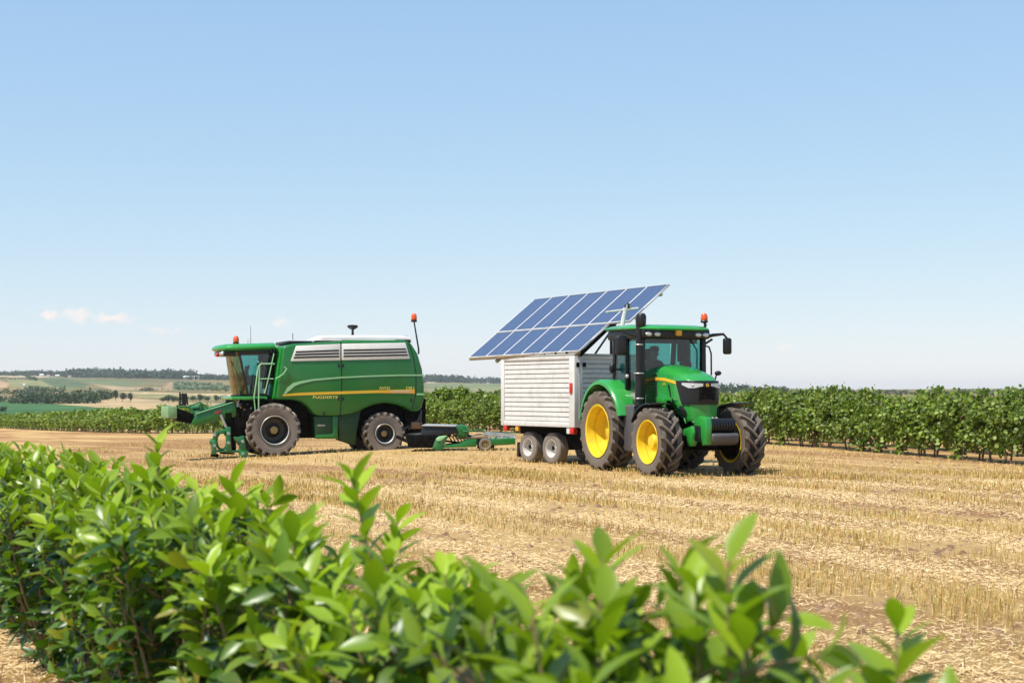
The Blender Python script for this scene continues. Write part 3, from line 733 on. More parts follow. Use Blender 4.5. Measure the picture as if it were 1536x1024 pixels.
def text_part(s, size, mat, parent, loc, rot, name='lettering', ext=.004, sx=1.0):
    cu = bpy.data.curves.new('lettering', 'FONT'); cu.body = s; cu.size = size; cu.extrude = ext; cu.space_character = 1.05
    tmp = bpy.data.objects.new('tmp', cu); col.objects.link(tmp)
    dg = bpy.context.evaluated_depsgraph_get(); me = bpy.data.meshes.new_from_object(tmp.evaluated_get(dg))
    bpy.data.objects.remove(tmp); me.materials.clear(); me.materials.append(mat)
    o = bpy.data.objects.new(name, me); link(o, parent); o.location = loc; o.rotation_euler = rot; o.scale = (sx, 1, 1); return o

# ------------------------------------------------------------------ combine harvester
def combine():
    gz = -0.23; fr = Frame((-7.98, 47.57, gz), (-.927, -.375))
    r = empty('combine_harvester', (fr.o.x, fr.o.y, gz), fr.rz, 'large green combine harvester with white louvred panels, glass cab and dusty tyres', 'combine harvester')
    YS = 1.25; S = lambda px, py, y=YS: fr.side(px, py, y)
    # body shell
    out = [S(*p) for p in [(425, 519), (440, 515.5), (520, 511), (606, 509.5), (617, 514), (627, 530), (634, 553), (637, 578), (636.5, 600), (633, 612), (627, 617.5), (618, 616.5), (606, 610), (592, 605.5), (577, 604), (562, 606.5), (549, 611.5),
                           (538, 617), (524, 621), (506, 623.5), (478, 623.5), (470, 620), (462, 610), (452, 602.5), (440, 599.5), (414, 599.5)]]
    m = MB().prism(out, -YS, YS); m.build('body', M['green'], r, .09, 3)
    # seam of the bodywork: two dark grooves proud by millimetres
    def ribbon(pts, w, name, mat, y=YS, t=.012, par=r):
        m = MB(); q = [S(*p) for p in pts]
        up = []; dn = []
        for i, (x, z) in enumerate(q):
            a = q[max(0, i - 1)]; b = q[min(len(q) - 1, i + 1)]; d = Vector((b[0] - a[0], b[1] - a[1])).normalized(); n = Vector((-d.y, d.x))
            ww = w[i] if isinstance(w, (list, tuple)) else w
            up.append((x + n.x * ww / 2, z + n.y * ww / 2)); dn.append((x - n.x * ww / 2, z - n.y * ww / 2))
        m.prism(up + dn[::-1], y - .02, y + t)
        return m.build(name, mat, par, 0)
    ribbon([(511, 512), (512, 540), (512.5, 570), (512, 600), (510.5, 623)], .035, 'panel_seam', M['black'], t=.004)
    ribbon([(613, 514), (620, 535), (624, 560), (624, 590), (618, 614)], .030, 'panel_seam', M['black'], t=.004)
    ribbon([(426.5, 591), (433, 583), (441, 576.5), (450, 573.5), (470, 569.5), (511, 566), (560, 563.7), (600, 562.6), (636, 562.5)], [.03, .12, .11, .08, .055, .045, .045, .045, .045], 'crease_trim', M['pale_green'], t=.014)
    ribbon([(424, 592.6), (450, 590.8), (511, 588.8), (560, 587.2), (622, 586.2)], [.05, .085, .09, .09, .11], 'yellow_stripe', M['stripe'], t=.009)
    ribbon([(575, 588.2), (622, 587.2)], [.05, .13], 'orange_stripe', M['amber'], t=.011)
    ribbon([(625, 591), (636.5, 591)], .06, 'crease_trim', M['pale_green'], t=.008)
    def txt(s, px, py, size, sx=1):
        x, z = S(px, py); o = text_part(s, size, M['decal'], r, (x, YS + .006, z), (R(90), 0, R(180)), sx=sx)
    txt('PUGDERTE', 469, 597.6, .125, 1.3); txt('AVOS', 569, 583.8, .12, 1.15); txt('C98 I', 609, 583.6, .12, 1.0)
    text_part('TSBTERCND', .10, M['white'], r, (S(587, 588.6)[0], YS + .013, S(587, 588.8)[1]), (R(90), 0, R(180)), sx=1.15)
    for px, py in ((508, 598), (514.5, 598), (508, 548), (514.5, 548), (617, 600), (486, 620)):
        x, z = S(px, py); MB().bb(x - .03, x + .03, YS - .01, YS + .016, z - .055, z + .055).build('panel_latch', M['black'], r, .008)
    # louvred white panels
    for a, b, c, d in (((444, 518.5), (510.5, 515.6), (510.5, 540.2), (436, 541.6)), ((512.5, 515.4), (608, 513.8), (615, 538), (512.5, 540))):
        pn = MB().prism([S(*q) for q in (a, b, c, d)], YS - .05, YS + .02).build('louvre_panel', M['cream'], r, .012)
        for k in range(3):
            f = .40 + .185 * k
            x0, z0 = S(a[0] + (d[0] - a[0]) * f + (2.5 if k < 9 else 0), a[1] + (d[1] - a[1]) * f); x1, z1 = S(b[0] + (c[0] - b[0]) * f - 2, b[1] + (c[1] - b[1]) * f)
            MB().prism([(x0, z0 - .026), (x1, z1 - .026), (x1, z1 + .026), (x0, z0 + .026)], YS - .02, YS + .026).build('louvre_slot', M['black'], pn, 0)
    # front wall of the body, leaning forward, with service ladder rails
    f0 = [S(425, 519), S(414, 599.5)]
    MB().add([(f0[0][0] - .05, YS - .05, f0[0][1] - .03), (f0[1][0] - .05, YS - .05, f0[1][1] + .03), (f0[1][0] + .10, .62, f0[1][1] + .03), (f0[0][0] + .10, .62, f0[0][1] - .03),
              (f0[0][0] - .05, -YS + .05, f0[0][1] - .03), (f0[1][0] - .05, -YS + .05, f0[1][1] + .03)], [(0, 1, 2, 3), (3, 2, 5, 4)]).build('front_wall', M['green_t'], r, 0)
    x0, z0 = S(452, 562)
    for k in range(6):
        x, z = S(404.5 - .4 * k, 527 + 9 * k, .62); MB().bb(x - .03, x + .04, .66, .9, z - .05, z + .05).build('service_step', M['black'], r, .01)
    MB().tube([(f0[0][0] + .04, 1.2, S(433, 548)[1]), (S(430, 553)[0], YS + .03, S(430, 553)[1]), (S(424, 561)[0], YS + .05, S(424, 561)[1]), (S(414, 568)[0], YS, S(414, 568)[1])], .018, 6).build('hose', M['pale_green'], r)
    # top: hatch covers, white unloading tube, dome and beacon mast
    zt = S(520, 510.5)[1]
    x0, x1 = S(432, 512, .9)[0], S(468, 512, .9)[0]
    MB().bb(x0, x1, -.9, .95, zt - .12, zt - .02).build('tank_hatch', M['black'], r, .03)
    x0, x1 = S(474, 512, .95)[0], S(511, 512, .95)[0]
    MB().bb(x0, x1, -.9, 1.0, zt - .12, zt - .02).build('tank_hatch', M['black'], r, .03)
    x0, x1 = S(512, 510, 1.0)[0], S(610, 510, 1.0)[0]
    MB().bb(x0, x1, -1.0, 1.05, zt - .05, zt + .03).build('roof_deck', M['green'], r, .05)
    xa, za = S(468, 508, .6); xb, zb = S(612, 506, .6)
    rings = []
    for t, hh in ((0, .02), (.03, .12), (.09, .20), (.3, .23), (.8, .25), (.96, .25), (1.0, .20)):
        x = xa + (xb - xa) * t; ring = []
        for k in range(14):
            a = math.pi * 2 * k / 14; ring.append((x, .35 + .62 * math.copysign(abs(math.cos(a)) ** .6, math.cos(a)), zt + .0 + (hh * .88 if math.sin(a) > 0 else .04) * math.copysign(abs(math.sin(a)) ** .7, math.sin(a))))
        rings.append(ring)
    MB().loft(rings).build('grain_tank_cover', M['cover'], r)
    MB().tube([(xb + .10, .35, zt + .09), (xb - .05, .35, zt + .09)], [.15, .13], 14).build('cover_end', M['rust'], r)
    MB().bb(S(596, 512)[0], S(618, 512)[0], .6, 1.15, zt - .04, zt + .06).build('end_hatch', M['black'], r, .03)
    x, z = S(529, 502, .4)
    MB().tube([(x, .4, zt + .1), (x, .4, zt + .41)], [.05, .035], 8).lathe([(.001, .52), (.06, .53), (.17, .60), (.18, .65), (.14, .68), (.001, .69)], 20, 'z', (x, .4, zt - .14)).build('positioning_dome', M['black'], r)
    x, z = S(628, 524, .9); x2, z2 = S(621, 482, .9)
    bm_ = MB().tube([(x, .9, z - .15), (x, .9, z), (x2, .9, z2)], [.03, .03, .025], 8).build('beacon_mast', M['black'], r)
    MB().tube([(x2, .9, z2 - .02), (x2, .9, z2 + .05)], .10, 12).build('beacon_base', M['black'], bm_)
    MB().lathe([(.085, .05), (.1, .09), (.085, .22), (.05, .26), (.001, .27)], 16, 'z', (x2, .9, z2)).build('beacon_lens', M['orange'], bm_)
    MB().tube([(S(442, 512)[0], 1.0, zt), (S(442, 506)[0], 1.0, zt + .22)], .012, 5).build('short_aerial', M['black'], r)
    # cab
    zb = S(372, 592, .8)[1]; ztp = S(357, 527, .8)[1]
    xt = S(358, 525, .8)[0]; xbt = S(372, 592, .8)[0]; xr_t = S(409, 520, .8)[0]; xr_b = S(398, 592, .8)[0]
    Y = .8
    def front_curve(xf, bul, n=9):
        return [(xf + bul * math.cos(t) ** .8 if abs(t) < 1.55 else xf, Y * math.sin(t)) for t in np.linspace(math.pi / 2, -math.pi / 2, n)]
    top = front_curve(xt, .22); bot = front_curve(xbt, .30)
    # windscreen with inner face
    m = MB(); n = len(top); rows_ = []
    for t in (0, .25, .5, .75, 1):
        rows_.append([(bot[i][0] + (top[i][0] - bot[i][0]) * t ** .85, bot[i][1] + (top[i][1] - bot[i][1]) * t, zb + (ztp - zb) * t) for i in range(n)])
    vs = [p for rw in rows_ for p in rw] + [(p[0] - .015, p[1] * .985, p[2]) for rw in rows_ for p in rw]; fs = []
    k0 = 5 * n
    for i in range(4):
        for k in range(n - 1):
            a = (i * n + k, i * n + k + 1, (i + 1) * n + k + 1, (i + 1) * n + k); fs += [a, tuple(q + k0 for q in a)[::-1]]
    ws = m.add(vs, fs).build('windscreen', M['glass_b'], r, 0, smooth=60)
    MB().tube([(xbt + .16, .62, zb + .1), (xbt + .2, .55, zb + .5), (xt + .18, .50, ztp - .3)], .015, 5).build('wiper', M['black'], r)
    # pillars
    for sy in (1, -1):
        MB().beam((xbt, sy * (Y + .01), zb), (xt, sy * (Y + .01), ztp + .03), .05, .15, (0, 1, 0)).build('cab_pillar', M['black'], r, .012)
        MB().beam((xr_b, sy * (Y + .01), zb), (xr_t - .02, sy * (Y + .01), ztp + .08), .05, .20, (0, 1, 0)).build('cab_pillar', M['black'], r, .012)
        MB().prism([(xbt - .05, zb + .02), (xr_b + .08, zb + .02), (xr_t + .08, ztp), (xt - .05, ztp)], sy * Y - .008, sy * Y + .008).build('side_window', M['glass'], r, 0)
        MB().beam((xbt, sy * (Y + .005), zb), (xr_b, sy * (Y + .005), zb), .06, .10).build('window_sill', M['black'], r, .01)
        MB().beam((xt + .02, sy * (Y + .006), ztp - .02), (xr_t, sy * (Y + .006), ztp - .0), .06, .14).build('cab_header_rail', M['black'], r, .01)
    MB().bb(xr_t - .06, xr_t, -Y + .05, Y - .05, zb + .2, ztp + .05).build('rear_bulkhead', M['dark'], r, 0)
    MB().bb(xr_b - .1, xbt + .24, -Y, Y, zb - .12, zb).build('cab_floor', M['dark'], r, .02)
    # seat, wheel, console
    xs = (xr_b + xbt) / 2
    st = MB().bb(xs - .30, xs + .18, -.25, .25, zb + .42, zb + .55).bb(xs - .36, xs - .22, -.25, .25, zb + .5, zb + 1.05).bb(xs - .36, xs - .24, -.14, .14, zb + 1.08, zb + 1.3).bb(xs - .2, xs + .05, -.1, .1, zb, zb + .42).build('operator_seat', M['dark'], r, .04)
    sw = MB().tube([(xbt + .02, 0, zb), (xbt - .12, 0, zb + .75)], .05, 8)
    sw.tube([(xbt - .12 - .07 * math.sin(t), .2 * math.cos(t), zb + .77 + .18 * math.sin(t)) for t in np.linspace(0, 2 * math.pi, 19)], .016, 6, False).build('steering_column', M['black'], r)
    MB().bb(xs - .1, xs + .35, .32, .55, zb + .3, zb + .62).bb(xs + .22, xs + .3, .36, .62, zb + .62, zb + .92).build('control_console', M['gray'], r, .03)
    # cab roof
    rings = []
    xf = S(324, 520, .5)[0]; xrr = S(412, 519, .8)[0]
    for z, ins in ((ztp + .03, .10), (ztp + .09, .0), (ztp + .16, .02), (ztp + .22, .12), (ztp + .25, .3)):
        ring = [(xrr, .95 - ins), (xt, .98 - ins), (xt + (xf - xt) * .55, .86 - ins), (xf - .10 - ins, .55 - ins * .5), (xf - ins, .1), (xf - ins, -.3), (xf - .1 - ins, -.62 + ins * .5), (xt + (xf - xt) * .5, -.86 + ins), (xt, -.95 + ins), (xrr, -.92 + ins)]
        rings.append([(a, b, z + (.05 if a == xrr else 0) - .03 * max(0, a - xt)) for a, b in ring])
    MB().loft(rings).build('cab_roof', M['green_t'], r, .015)
    MB().bb(xt - .1, xf - .2, -.62, .7, ztp - .14, ztp + .03).build('lamp_bar', M['black'], r, .03)
    for k, yy in enumerate((.62, .40, .12, -.2, -.48)):
        l = MB().ball((xf - .18, yy, ztp - .06), (.06, .085, .075), 12, 8).build('work_lamp', M['lens'], r)
    MB().ball((xf - .10, .2, ztp - .10), (.05, .07, .07), 10, 6).build('marker_lamp', M['red'], r)
    x, z = S(354, 516, .4)
    bb_ = MB().tube([(x, .4, ztp + .18), (x, .4, ztp + .30)], .10, 12).build('roof_beacon', M['black'], r)
    MB().lathe([(.085, 0), (.1, .05), (.085, .16), (.04, .21), (.001, .215)], 16, 'z', (x, .4, ztp + .30)).build('beacon_lens', M['orange'], bb_)
    x, z = S(376, 516, .3); MB().tube([(x, .3, ztp + .15), (x, .3, ztp + .85)], [.012, .006], 5).build('roof_aerial', M['gray'], r)
    x, z = S(372, 516, .3); MB().tube([(x, .3, ztp + .15), (x, .3, ztp + .4)], [.01, .006], 5).build('roof_aerial', M['gray'], r)
    # platform and hand rail by the cab door
    x0 = S(348, 594, 1.0)[0]; x1 = S(402, 594, 1.0)[0]
    MB().bb(x1, x0, -.85, .95, zb - .16, zb - .05).build('platform', M['green_t'], r, .03)
    rail = MB(); yr = 1.12; P = lambda px, py: (S(px, py, yr)[0], yr, S(px, py, yr)[1])
    rail.tube([P(412, 545.5), P(392, 545.5), P(388, 548.5), P(386, 560), P(381, 596)], .022, 7).tube([P(389.5, 548), P(388, 592), P(388, 618)], .022, 7).tube([P(410, 568), P(389.5, 568)], .018, 7).tube([P(411, 530), P(404, 562), P(397, 590)], .018, 7)
    rail.tube([P(381, 596), P(383, 616)], .018, 7)
    rail.build('hand_rail', M['pale_green'], r)
    for k in range(4):
        a = P(382, 598 + 6 * k); b = P(388, 598 + 6 * k); MB().beam((a[0], .95, a[2]), (b[0] - .2, 1.12, b[2]), .16, .03).build('boarding_step', M['dark'], r, .008)
    # under-structure
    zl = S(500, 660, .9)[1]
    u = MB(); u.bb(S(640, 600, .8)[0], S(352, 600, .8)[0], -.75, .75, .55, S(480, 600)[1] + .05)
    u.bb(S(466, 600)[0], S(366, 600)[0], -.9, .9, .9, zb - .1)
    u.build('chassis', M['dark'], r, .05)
    ax = MB().tube([(0, -1.2, .8), (0, 1.15, .8)], .17, 12); x, z = S(577, 650, 1.0); ax.tube([(x, -1.1, .62), (x, 1.05, .62)], .12, 10); ax.build('axle', M['dark'], r)
    tk = [S(*p) for p in ((472, 624), (508, 624), (508, 656), (475, 656))]
    t_ = MB().prism(tk, .55, 1.12).build('service_locker', M['green_in'], r, .03)
    MB().prism([S(*p) for p in ((500, 624), (508, 624), (508, 658), (475, 658), (475, 652), (500, 651))], 1.0, 1.17).build('locker_frame', M['green'], r, .02)
    MB().prism([S(*p) for p in ((478, 636.5), (489, 636.5), (489, 639), (478, 639))], 1.1, 1.14).build('locker_handle', M['lgray'], t_, .01)
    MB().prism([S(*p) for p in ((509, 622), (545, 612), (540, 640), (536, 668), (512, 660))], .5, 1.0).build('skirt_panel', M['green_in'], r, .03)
    # straw chopper at the back
    cx0 = S(612, 640)[0]; cx1 = S(634, 640)[0]
    MB().bb(cx1, cx0, -.9, .9, .75, 1.5).build('straw_chopper', M['dark'], r, .06)
    for k in range(4): MB().beam((cx1 - .05, .95 - .05 * k, 1.45 - .1 * k), (cx1 - .02 + .2 * k, .92, .8), .05, .05).build('chopper_bar', M['gray'], r, .01)
    MB().bb(cx1 - .1, cx1 + .3, .55, .95, .82, 1.05).build('chopper_motor', M['rust'], r, .05)
    # wheels
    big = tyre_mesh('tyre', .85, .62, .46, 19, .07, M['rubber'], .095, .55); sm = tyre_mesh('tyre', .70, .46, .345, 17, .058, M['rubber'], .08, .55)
    def ctr(px, py, y): return S(px, py, y)
    x, z = S(412, 648, 1.3)
    hubm = MB().lathe([(.13, .10), (.12, .17), (.05, .19), (.001, .19)], 18, 'y'); hub = hubm.mesh('hub_cap', M['hub'])
    for sy in (1, -1):
        rim = rim_mesh('wheel', .46, .62, sy, M['rimd'], .5, .14, .10); put_wheel(r, (x, sy * 1.05, .83), rim, big, .2 * sy, hub if sy > 0 else None)
    ring = MB().lathe([(.44, .285), (.465, .30), (.455, .31), (.43, .29)], 48, 'y', closed=True).mesh('rim_ring', M['lgray'])
    o = bpy.data.objects.new('rim_ring', ring); link(o, r.children[[c.name.split('.')[0] for c in r.children].index('wheel')])
    x, z = S(577, 650, 1.2)
    hub2 = MB().lathe([(.11, .05), (.10, .13), (.04, .15), (.001, .15)], 18, 'y').mesh('hub_cap', M['hub'])
    for sy in (1, -1):
        rim = rim_mesh('wheel', .345, .46, sy, M['rimd'], .45, .11, .08); w = put_wheel(r, (x, sy * 1.02, .68), rim, sm, .35 * sy, hub2 if sy > 0 else None)
        if sy > 0:
            o = bpy.data.objects.new('rim_ring', MB().lathe([(.315, .20), (.335, .222), (.325, .232), (.29, .205)], 48, 'y', closed=True).mesh('rim_ring', M['lgray'])); link(o, w)
    # feeder boom in front
    yb = .75; B = lambda px, py: S(px, py, yb)
    MB().prism([B(*p) for p in ((293.6, 621.5), (315, 614.5), (351, 603.4), (366, 600), (366, 617), (353, 625), (300, 638), (286, 637))], .45, yb).build('feeder_boom', M['green'], r, .03)
    MB().prism([B(*p) for p in ((293.6, 621.5), (315, 614.5), (351, 603.4), (366, 600), (366, 617), (353, 625), (300, 638), (286, 637))], -.75, -.45).build('feeder_boom', M['green'], r, .03)
    MB().prism([B(*p) for p in ((264, 614), (290, 626), (310, 624), (358, 607), (358, 619), (300, 636), (264, 630))], -.5, .5).build('conveyor_trough', M['green_in'], r, .02)
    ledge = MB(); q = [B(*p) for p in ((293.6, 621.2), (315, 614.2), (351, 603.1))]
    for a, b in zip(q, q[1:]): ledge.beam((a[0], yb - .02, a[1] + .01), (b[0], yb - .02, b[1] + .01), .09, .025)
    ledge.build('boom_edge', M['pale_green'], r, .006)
    MB().prism([B(*p) for p in ((321.5, 617), (332, 614.5), (332.5, 619.5), (322, 622))], yb, yb + .012).build('name_plate', M['soil_red'], r, .004)
    q = [B(*p) for p in ((251, 609), (265, 609.5), (265, 627.5), (251, 627.5))]
    MB().prism(q, -.55, .85).build('boom_end_box', M['pale_box'], r, .03)
    q = [B(*p) for p in ((265, 611), (290, 620), (300, 637), (270, 632), (264, 627))]
    MB().prism(q, -.55, .72).build('boom_throat', M['dark'], r, .03)
    tb = MB(); T = lambda px, py, y=.5: (S(px, py, y)[0], y, S(px, py, y)[1])
    tb.tube([T(268, 610), T(283, 609), T(300, 603.5), T(308, 608), T(312, 614)], .03, 6).tube([T(283, 609, .7), T(287, 615, .7), T(293, 621, .7)], .04, 6).tube([T(300, 603.5, .1), T(306, 613, .1), T(298, 618, .5)], .03, 6)
    tb.tube([T(286, 613, -.2), T(304, 610, -.2)], .10, 10).tube([T(300, 606, .4), T(303, 615, .4)], .05, 8).build('boom_frame', M['green_i'], r)
    rk = MB()
    for px in (271, 275, 279): rk.tube([T(px - 1, 609, .4), T(px - 1.2, 588 + (px - 271) * .3, .4)], .028, 6)
    for k in range(5): rk.tube([T(270, 591 + 3.6 * k, .4), T(279.5, 594 + 3.4 * k, .4)], .02, 5); rk.tube([T(279.5, 590 + 3.6 * k, .4), T(270, 593 + 3.4 * k, .4)], .02, 5)
    rk.tube([T(279, 590, .4), T(281.5, 607, .4)], .03, 6).build('spring_rack', M['black'], r)
    # ground tool hanging under the boom
    g = MB(); yy = .62
    g.beam(T(341, 618, yy), T(342, 640, yy), .26, .26).beam(T(349, 622, yy), T(350.5, 676, yy), .14, .16)
    g.build('tool_column', M['dark'], r, .02)
    tl = MB()
    tl.beam(T(342, 640, .85), T(342.5, 676, .85), .14, .16).beam(T(330, 648, .85), T(341, 645, .85), .12, .12).beam(T(326, 646, .85), T(320.5, 660, .85), .10, .12)
    tl.bb(T(324, 0, .85)[0], T(317, 0, .85)[0], .75, .95, T(317, 681, .85)[2], T(317, 661, .85)[2])
    tl.tube([T(314.5, 662, .85), T(323, 662, .85)], .09, 8).beam(T(318, 676, .85), T(372, 677, .85), .07, .08)
    tl.build('tool_frame', M['green_i'], r, .018)
    el = MB(); cx_, cz_ = S(333, 661, .8)
    el.tube([(cx_ + .17 * math.cos(t), .8, cz_ + .27 * math.sin(t)) for t in np.linspace(0, 2 * math.pi, 25)], .04, 7, False).build('tool_ring', M['green_i'], r)
    br = MB(); yy = 1.0
    br.prism([S(*p, yy) for p in ((354, 657), (366, 653), (369, 668), (370, 686), (362, 688), (358, 676), (360, 668))], .85, 1.02).prism([S(*p, yy) for p in ((351, 655), (358, 655), (362, 664), (355, 663))], .8, 1.06)
    br.bb(S(372, 0, yy)[0], S(360, 0, yy)[0], .82, 1.08, S(366, 688, yy)[1] - .02, S(366, 676, yy)[1]).tube([T(352, 658, .95), T(368, 672, .95)], .045, 7).build('tool_bracket', M['green_i'], r, .015)
    MB().tube([T(318, 682, .3), T(326, 683, .6)], .06, 7).tube([T(330, 679, .7), T(352, 680, .7)], .03, 6).build('tool_shoe', M['dark'], r)
    MB().beam(T(318, 632, .5), T(342, 645, .5), .05, .05).build('tool_brace', M['green_i'], r, .01)
    MB().tube([T(331, 622, .78), T(339, 640, .80)], .045, 9).build('hydraulic_cylinder', M['lgray'], r); MB().tube([T(339, 640, .80), T(343, 650, .82)], .024, 8).build('cylinder_rod', M['rimw'], r)
    for px, py in ((322, 652), (322, 668), (343, 650), (343, 664), (364, 662), (364, 680)):
        x_, y_, z_ = T(px, py, .96 if px < 350 else 1.06); MB().lathe([(.001, .03), (.045, .03), (.05, 0), (.05, -.04)], 10, 'y', (x_, y_ if px > 350 else .94, z_)).build('pivot_bolt', M['lgray'], r)
    for k in range(5):
        a = T(304 + 11 * k, 622 - 3.6 * k, .76); MB().tube([(a[0], .74, a[2] - .02), (a[0] - .01, .77, a[2] - .2)], .016, 6).build('boom_rib', M['green'], r)
    for k, (pa, pb, mt) in enumerate((((352, 599), (362, 612), 'rust'), ((358, 598), (356, 610), 'lgray'), ((366, 600), (378, 611), 'gray'), ((372, 599), (366, 615), 'rust'), ((381, 601), (376, 613), 'lgray'), ((354, 606), (372, 606), 'gray'))):
        MB().tube([T(*pa, .82), T(*pb, .88)], .03, 7).build('feeder_linkage', M[mt], r)
    for k in range(4): MB().tube([T(350 + 3 * k, 600, .6), T(352 + 3 * k, 608 + 3 * k, .65), T(358 + 4 * k, 612 - 2 * k, .7), T(364 + 4 * k, 602, .7)], .022, 6).build('hydraulic_hose', M['black'], r)
combine()

# ------------------------------------------------------------------ low trailed implement behind it
def implement():
    fr = Frame((-1.6, 45.3, near_z(-1.6, 45.3)), (1, 0)); r = empty('trailed_implement', (fr.o.x, fr.o.y, fr.o.z), 0, 'low green trailed implement with dark box, between the combine and the white trailer', 'farm implement')
    S = lambda px, py, y=0: fr.side(px, py, y)
    D = 1.9
    q = [S(*p) for p in ((606, 652), (630, 650), (634, 638.2), (683, 639.5), (688, 650), (655, 655), (650, 672), (612, 671))]
    MB().prism(q, .15, D).build('hopper', M['black'], r, .03)
    q = [S(*p) for p in ((633, 637.2), (683, 638.4), (683, 640), (633, 639))]
    MB().prism(q, .1, D + .02).build('hopper_lid', M['lgray'], r, .008)
    q = [S(*p) for p in ((608, 651.5), (656, 653.5), (651, 671.5), (612, 670))]
    MB().prism(q, .05, .16).build('hopper_front', M['dark'], r, .01)
    q = [S(*p) for p in ((653.5, 658), (657, 655), (668, 653), (673, 655), (669, 660), (664, 675), (648, 673))]
    MB().prism(q, -.02, .14).build('side_shield', M['green_i'], r, .03)
    q = [S(*p) for p in ((654, 657.5), (658, 654.5), (667, 652.8), (670, 654), (662, 661), (656, 662))]
    MB().prism(q, -.05, 0).build('shield_cap', M['pale_green'], r, .02)
    x, z = S(693, 646.5, .4)
    MB().lathe([(.001, .28), (.12, .27), (.20, .30), (.215, .36), (.215, .48), (.001, .5)], 28, 'y', (x, 0, z)).build('gear_cover', M['green'], r)
    for k in range(9):
        a = k * 2 * math.pi / 9; 
        if k % 3 == 0: MB().tube([(x + .04 * math.cos(a), .26, z + .04 * math.sin(a)), (x + .19 * math.cos(a), .27, z + .19 * math.sin(a))], .022, 6).build('cover_rib', M['green_i'], r)
    for yy in (.0, D - .12):
        MB().prism([S(*p) for p in ((664, 671.5), (714.5, 670), (714.5, 659.5), (696, 661), (690, 664.5), (664, 668.5))], yy, yy + .12).build('frame_beam', M['green'], r, .015)
        MB().prism([S(*p) for p in ((722, 661.5), (733, 658.5), (773, 657), (773.5, 666), (750, 667.5), (733, 668))], yy, yy + .12).build('wing_beam', M['green'], r, .015)
    for k in range(6):                                        # open deck: bars across, two stringers along
        px = 724 + 9.6 * k; a = S(px, 657, 0); MB().beam((a[0], .06, a[1]), (a[0], D - .06, a[1]), .05, .05).build('deck_bar', M['lgray' if k % 2 else 'green_i'], r, .008)
    for yy in (.5, 1.3): a = S(721, 658, yy); b = S(773, 656.5, yy); MB().beam((a[0], yy, a[1]), (b[0], yy, b[1]), .06, .05).build('deck_stringer', M['lgray'], r, .008)
    # linkage: pale and rusty bars across the middle
    T = lambda px, py, y=.3: (S(px, py, y)[0], y, S(px, py, y)[1])
    for (a, b, w, mt, y) in (((683, 657), (735, 655.5), .07, 'rust', .4), ((697, 652), (734, 658), .06, 'lgray', .6), ((700, 654), (722, 650.5), .05, 'rust', .8), ((704, 646), (724, 644.5), .05, 'green_i', 1.2), ((724, 644), (731, 656), .05, 'green_i', 1.2),
                               ((728, 648), (775, 652), .05, 'lgray', 1.5), ((702, 646), (704, 656), .05, 'green_i', 1.2), ((716, 650), (772, 655), .06, 'lgray', .9), ((668, 661), (690, 664), .06, 'dark', .4), ((690, 650), (720, 658), .05, 'dark', .5), ((735, 651), (773, 648), .04, 'green_i', D)):
        MB().beam(T(*a, y), T(*b, y), w, w).build('link_bar', M[mt], r, .01)
    for k in range(5): MB().tube([T(664 + 5 * k, 655, .3 + .1 * k), T(668 + 5 * k, 649 + k % 2 * 3, .4), T(674 + 5 * k, 655, .4), T(678 + 5 * k, 662, .4)], .022, 6).build('hydraulic_hose', M['black'], r)
    MB().bb(T(716, 0)[0], T(721, 0)[0], .02, D, T(716, 672)[2], T(716, 658)[2]).build('axle_box', M['dark'], r, .02)
    ty = tyre_mesh('tyre', .20, .16, .11, 10, .008, M['rubber'], chev=False)
    for yy, sd in ((-.12, -1), (D + .1, 1)):
        x, z = S(728, 668, yy); rim = rim_mesh('wheel', .12, .16, sd, M['hub'], .3, .03, .02); put_wheel(r, (x, yy, .20), rim, ty)
    MB().bb(T(736, 0)[0], T(741, 0)[0], .2, 1.5, .05, .3).build('skid', M['dark'], r, .03)
    MB().tube([T(612, 662, .9), (S(596, 660, 1.4)[0], 1.4, S(596, 655, 1.4)[1])], .06, 8).build('drawbar', M['dark'], r)
implement()
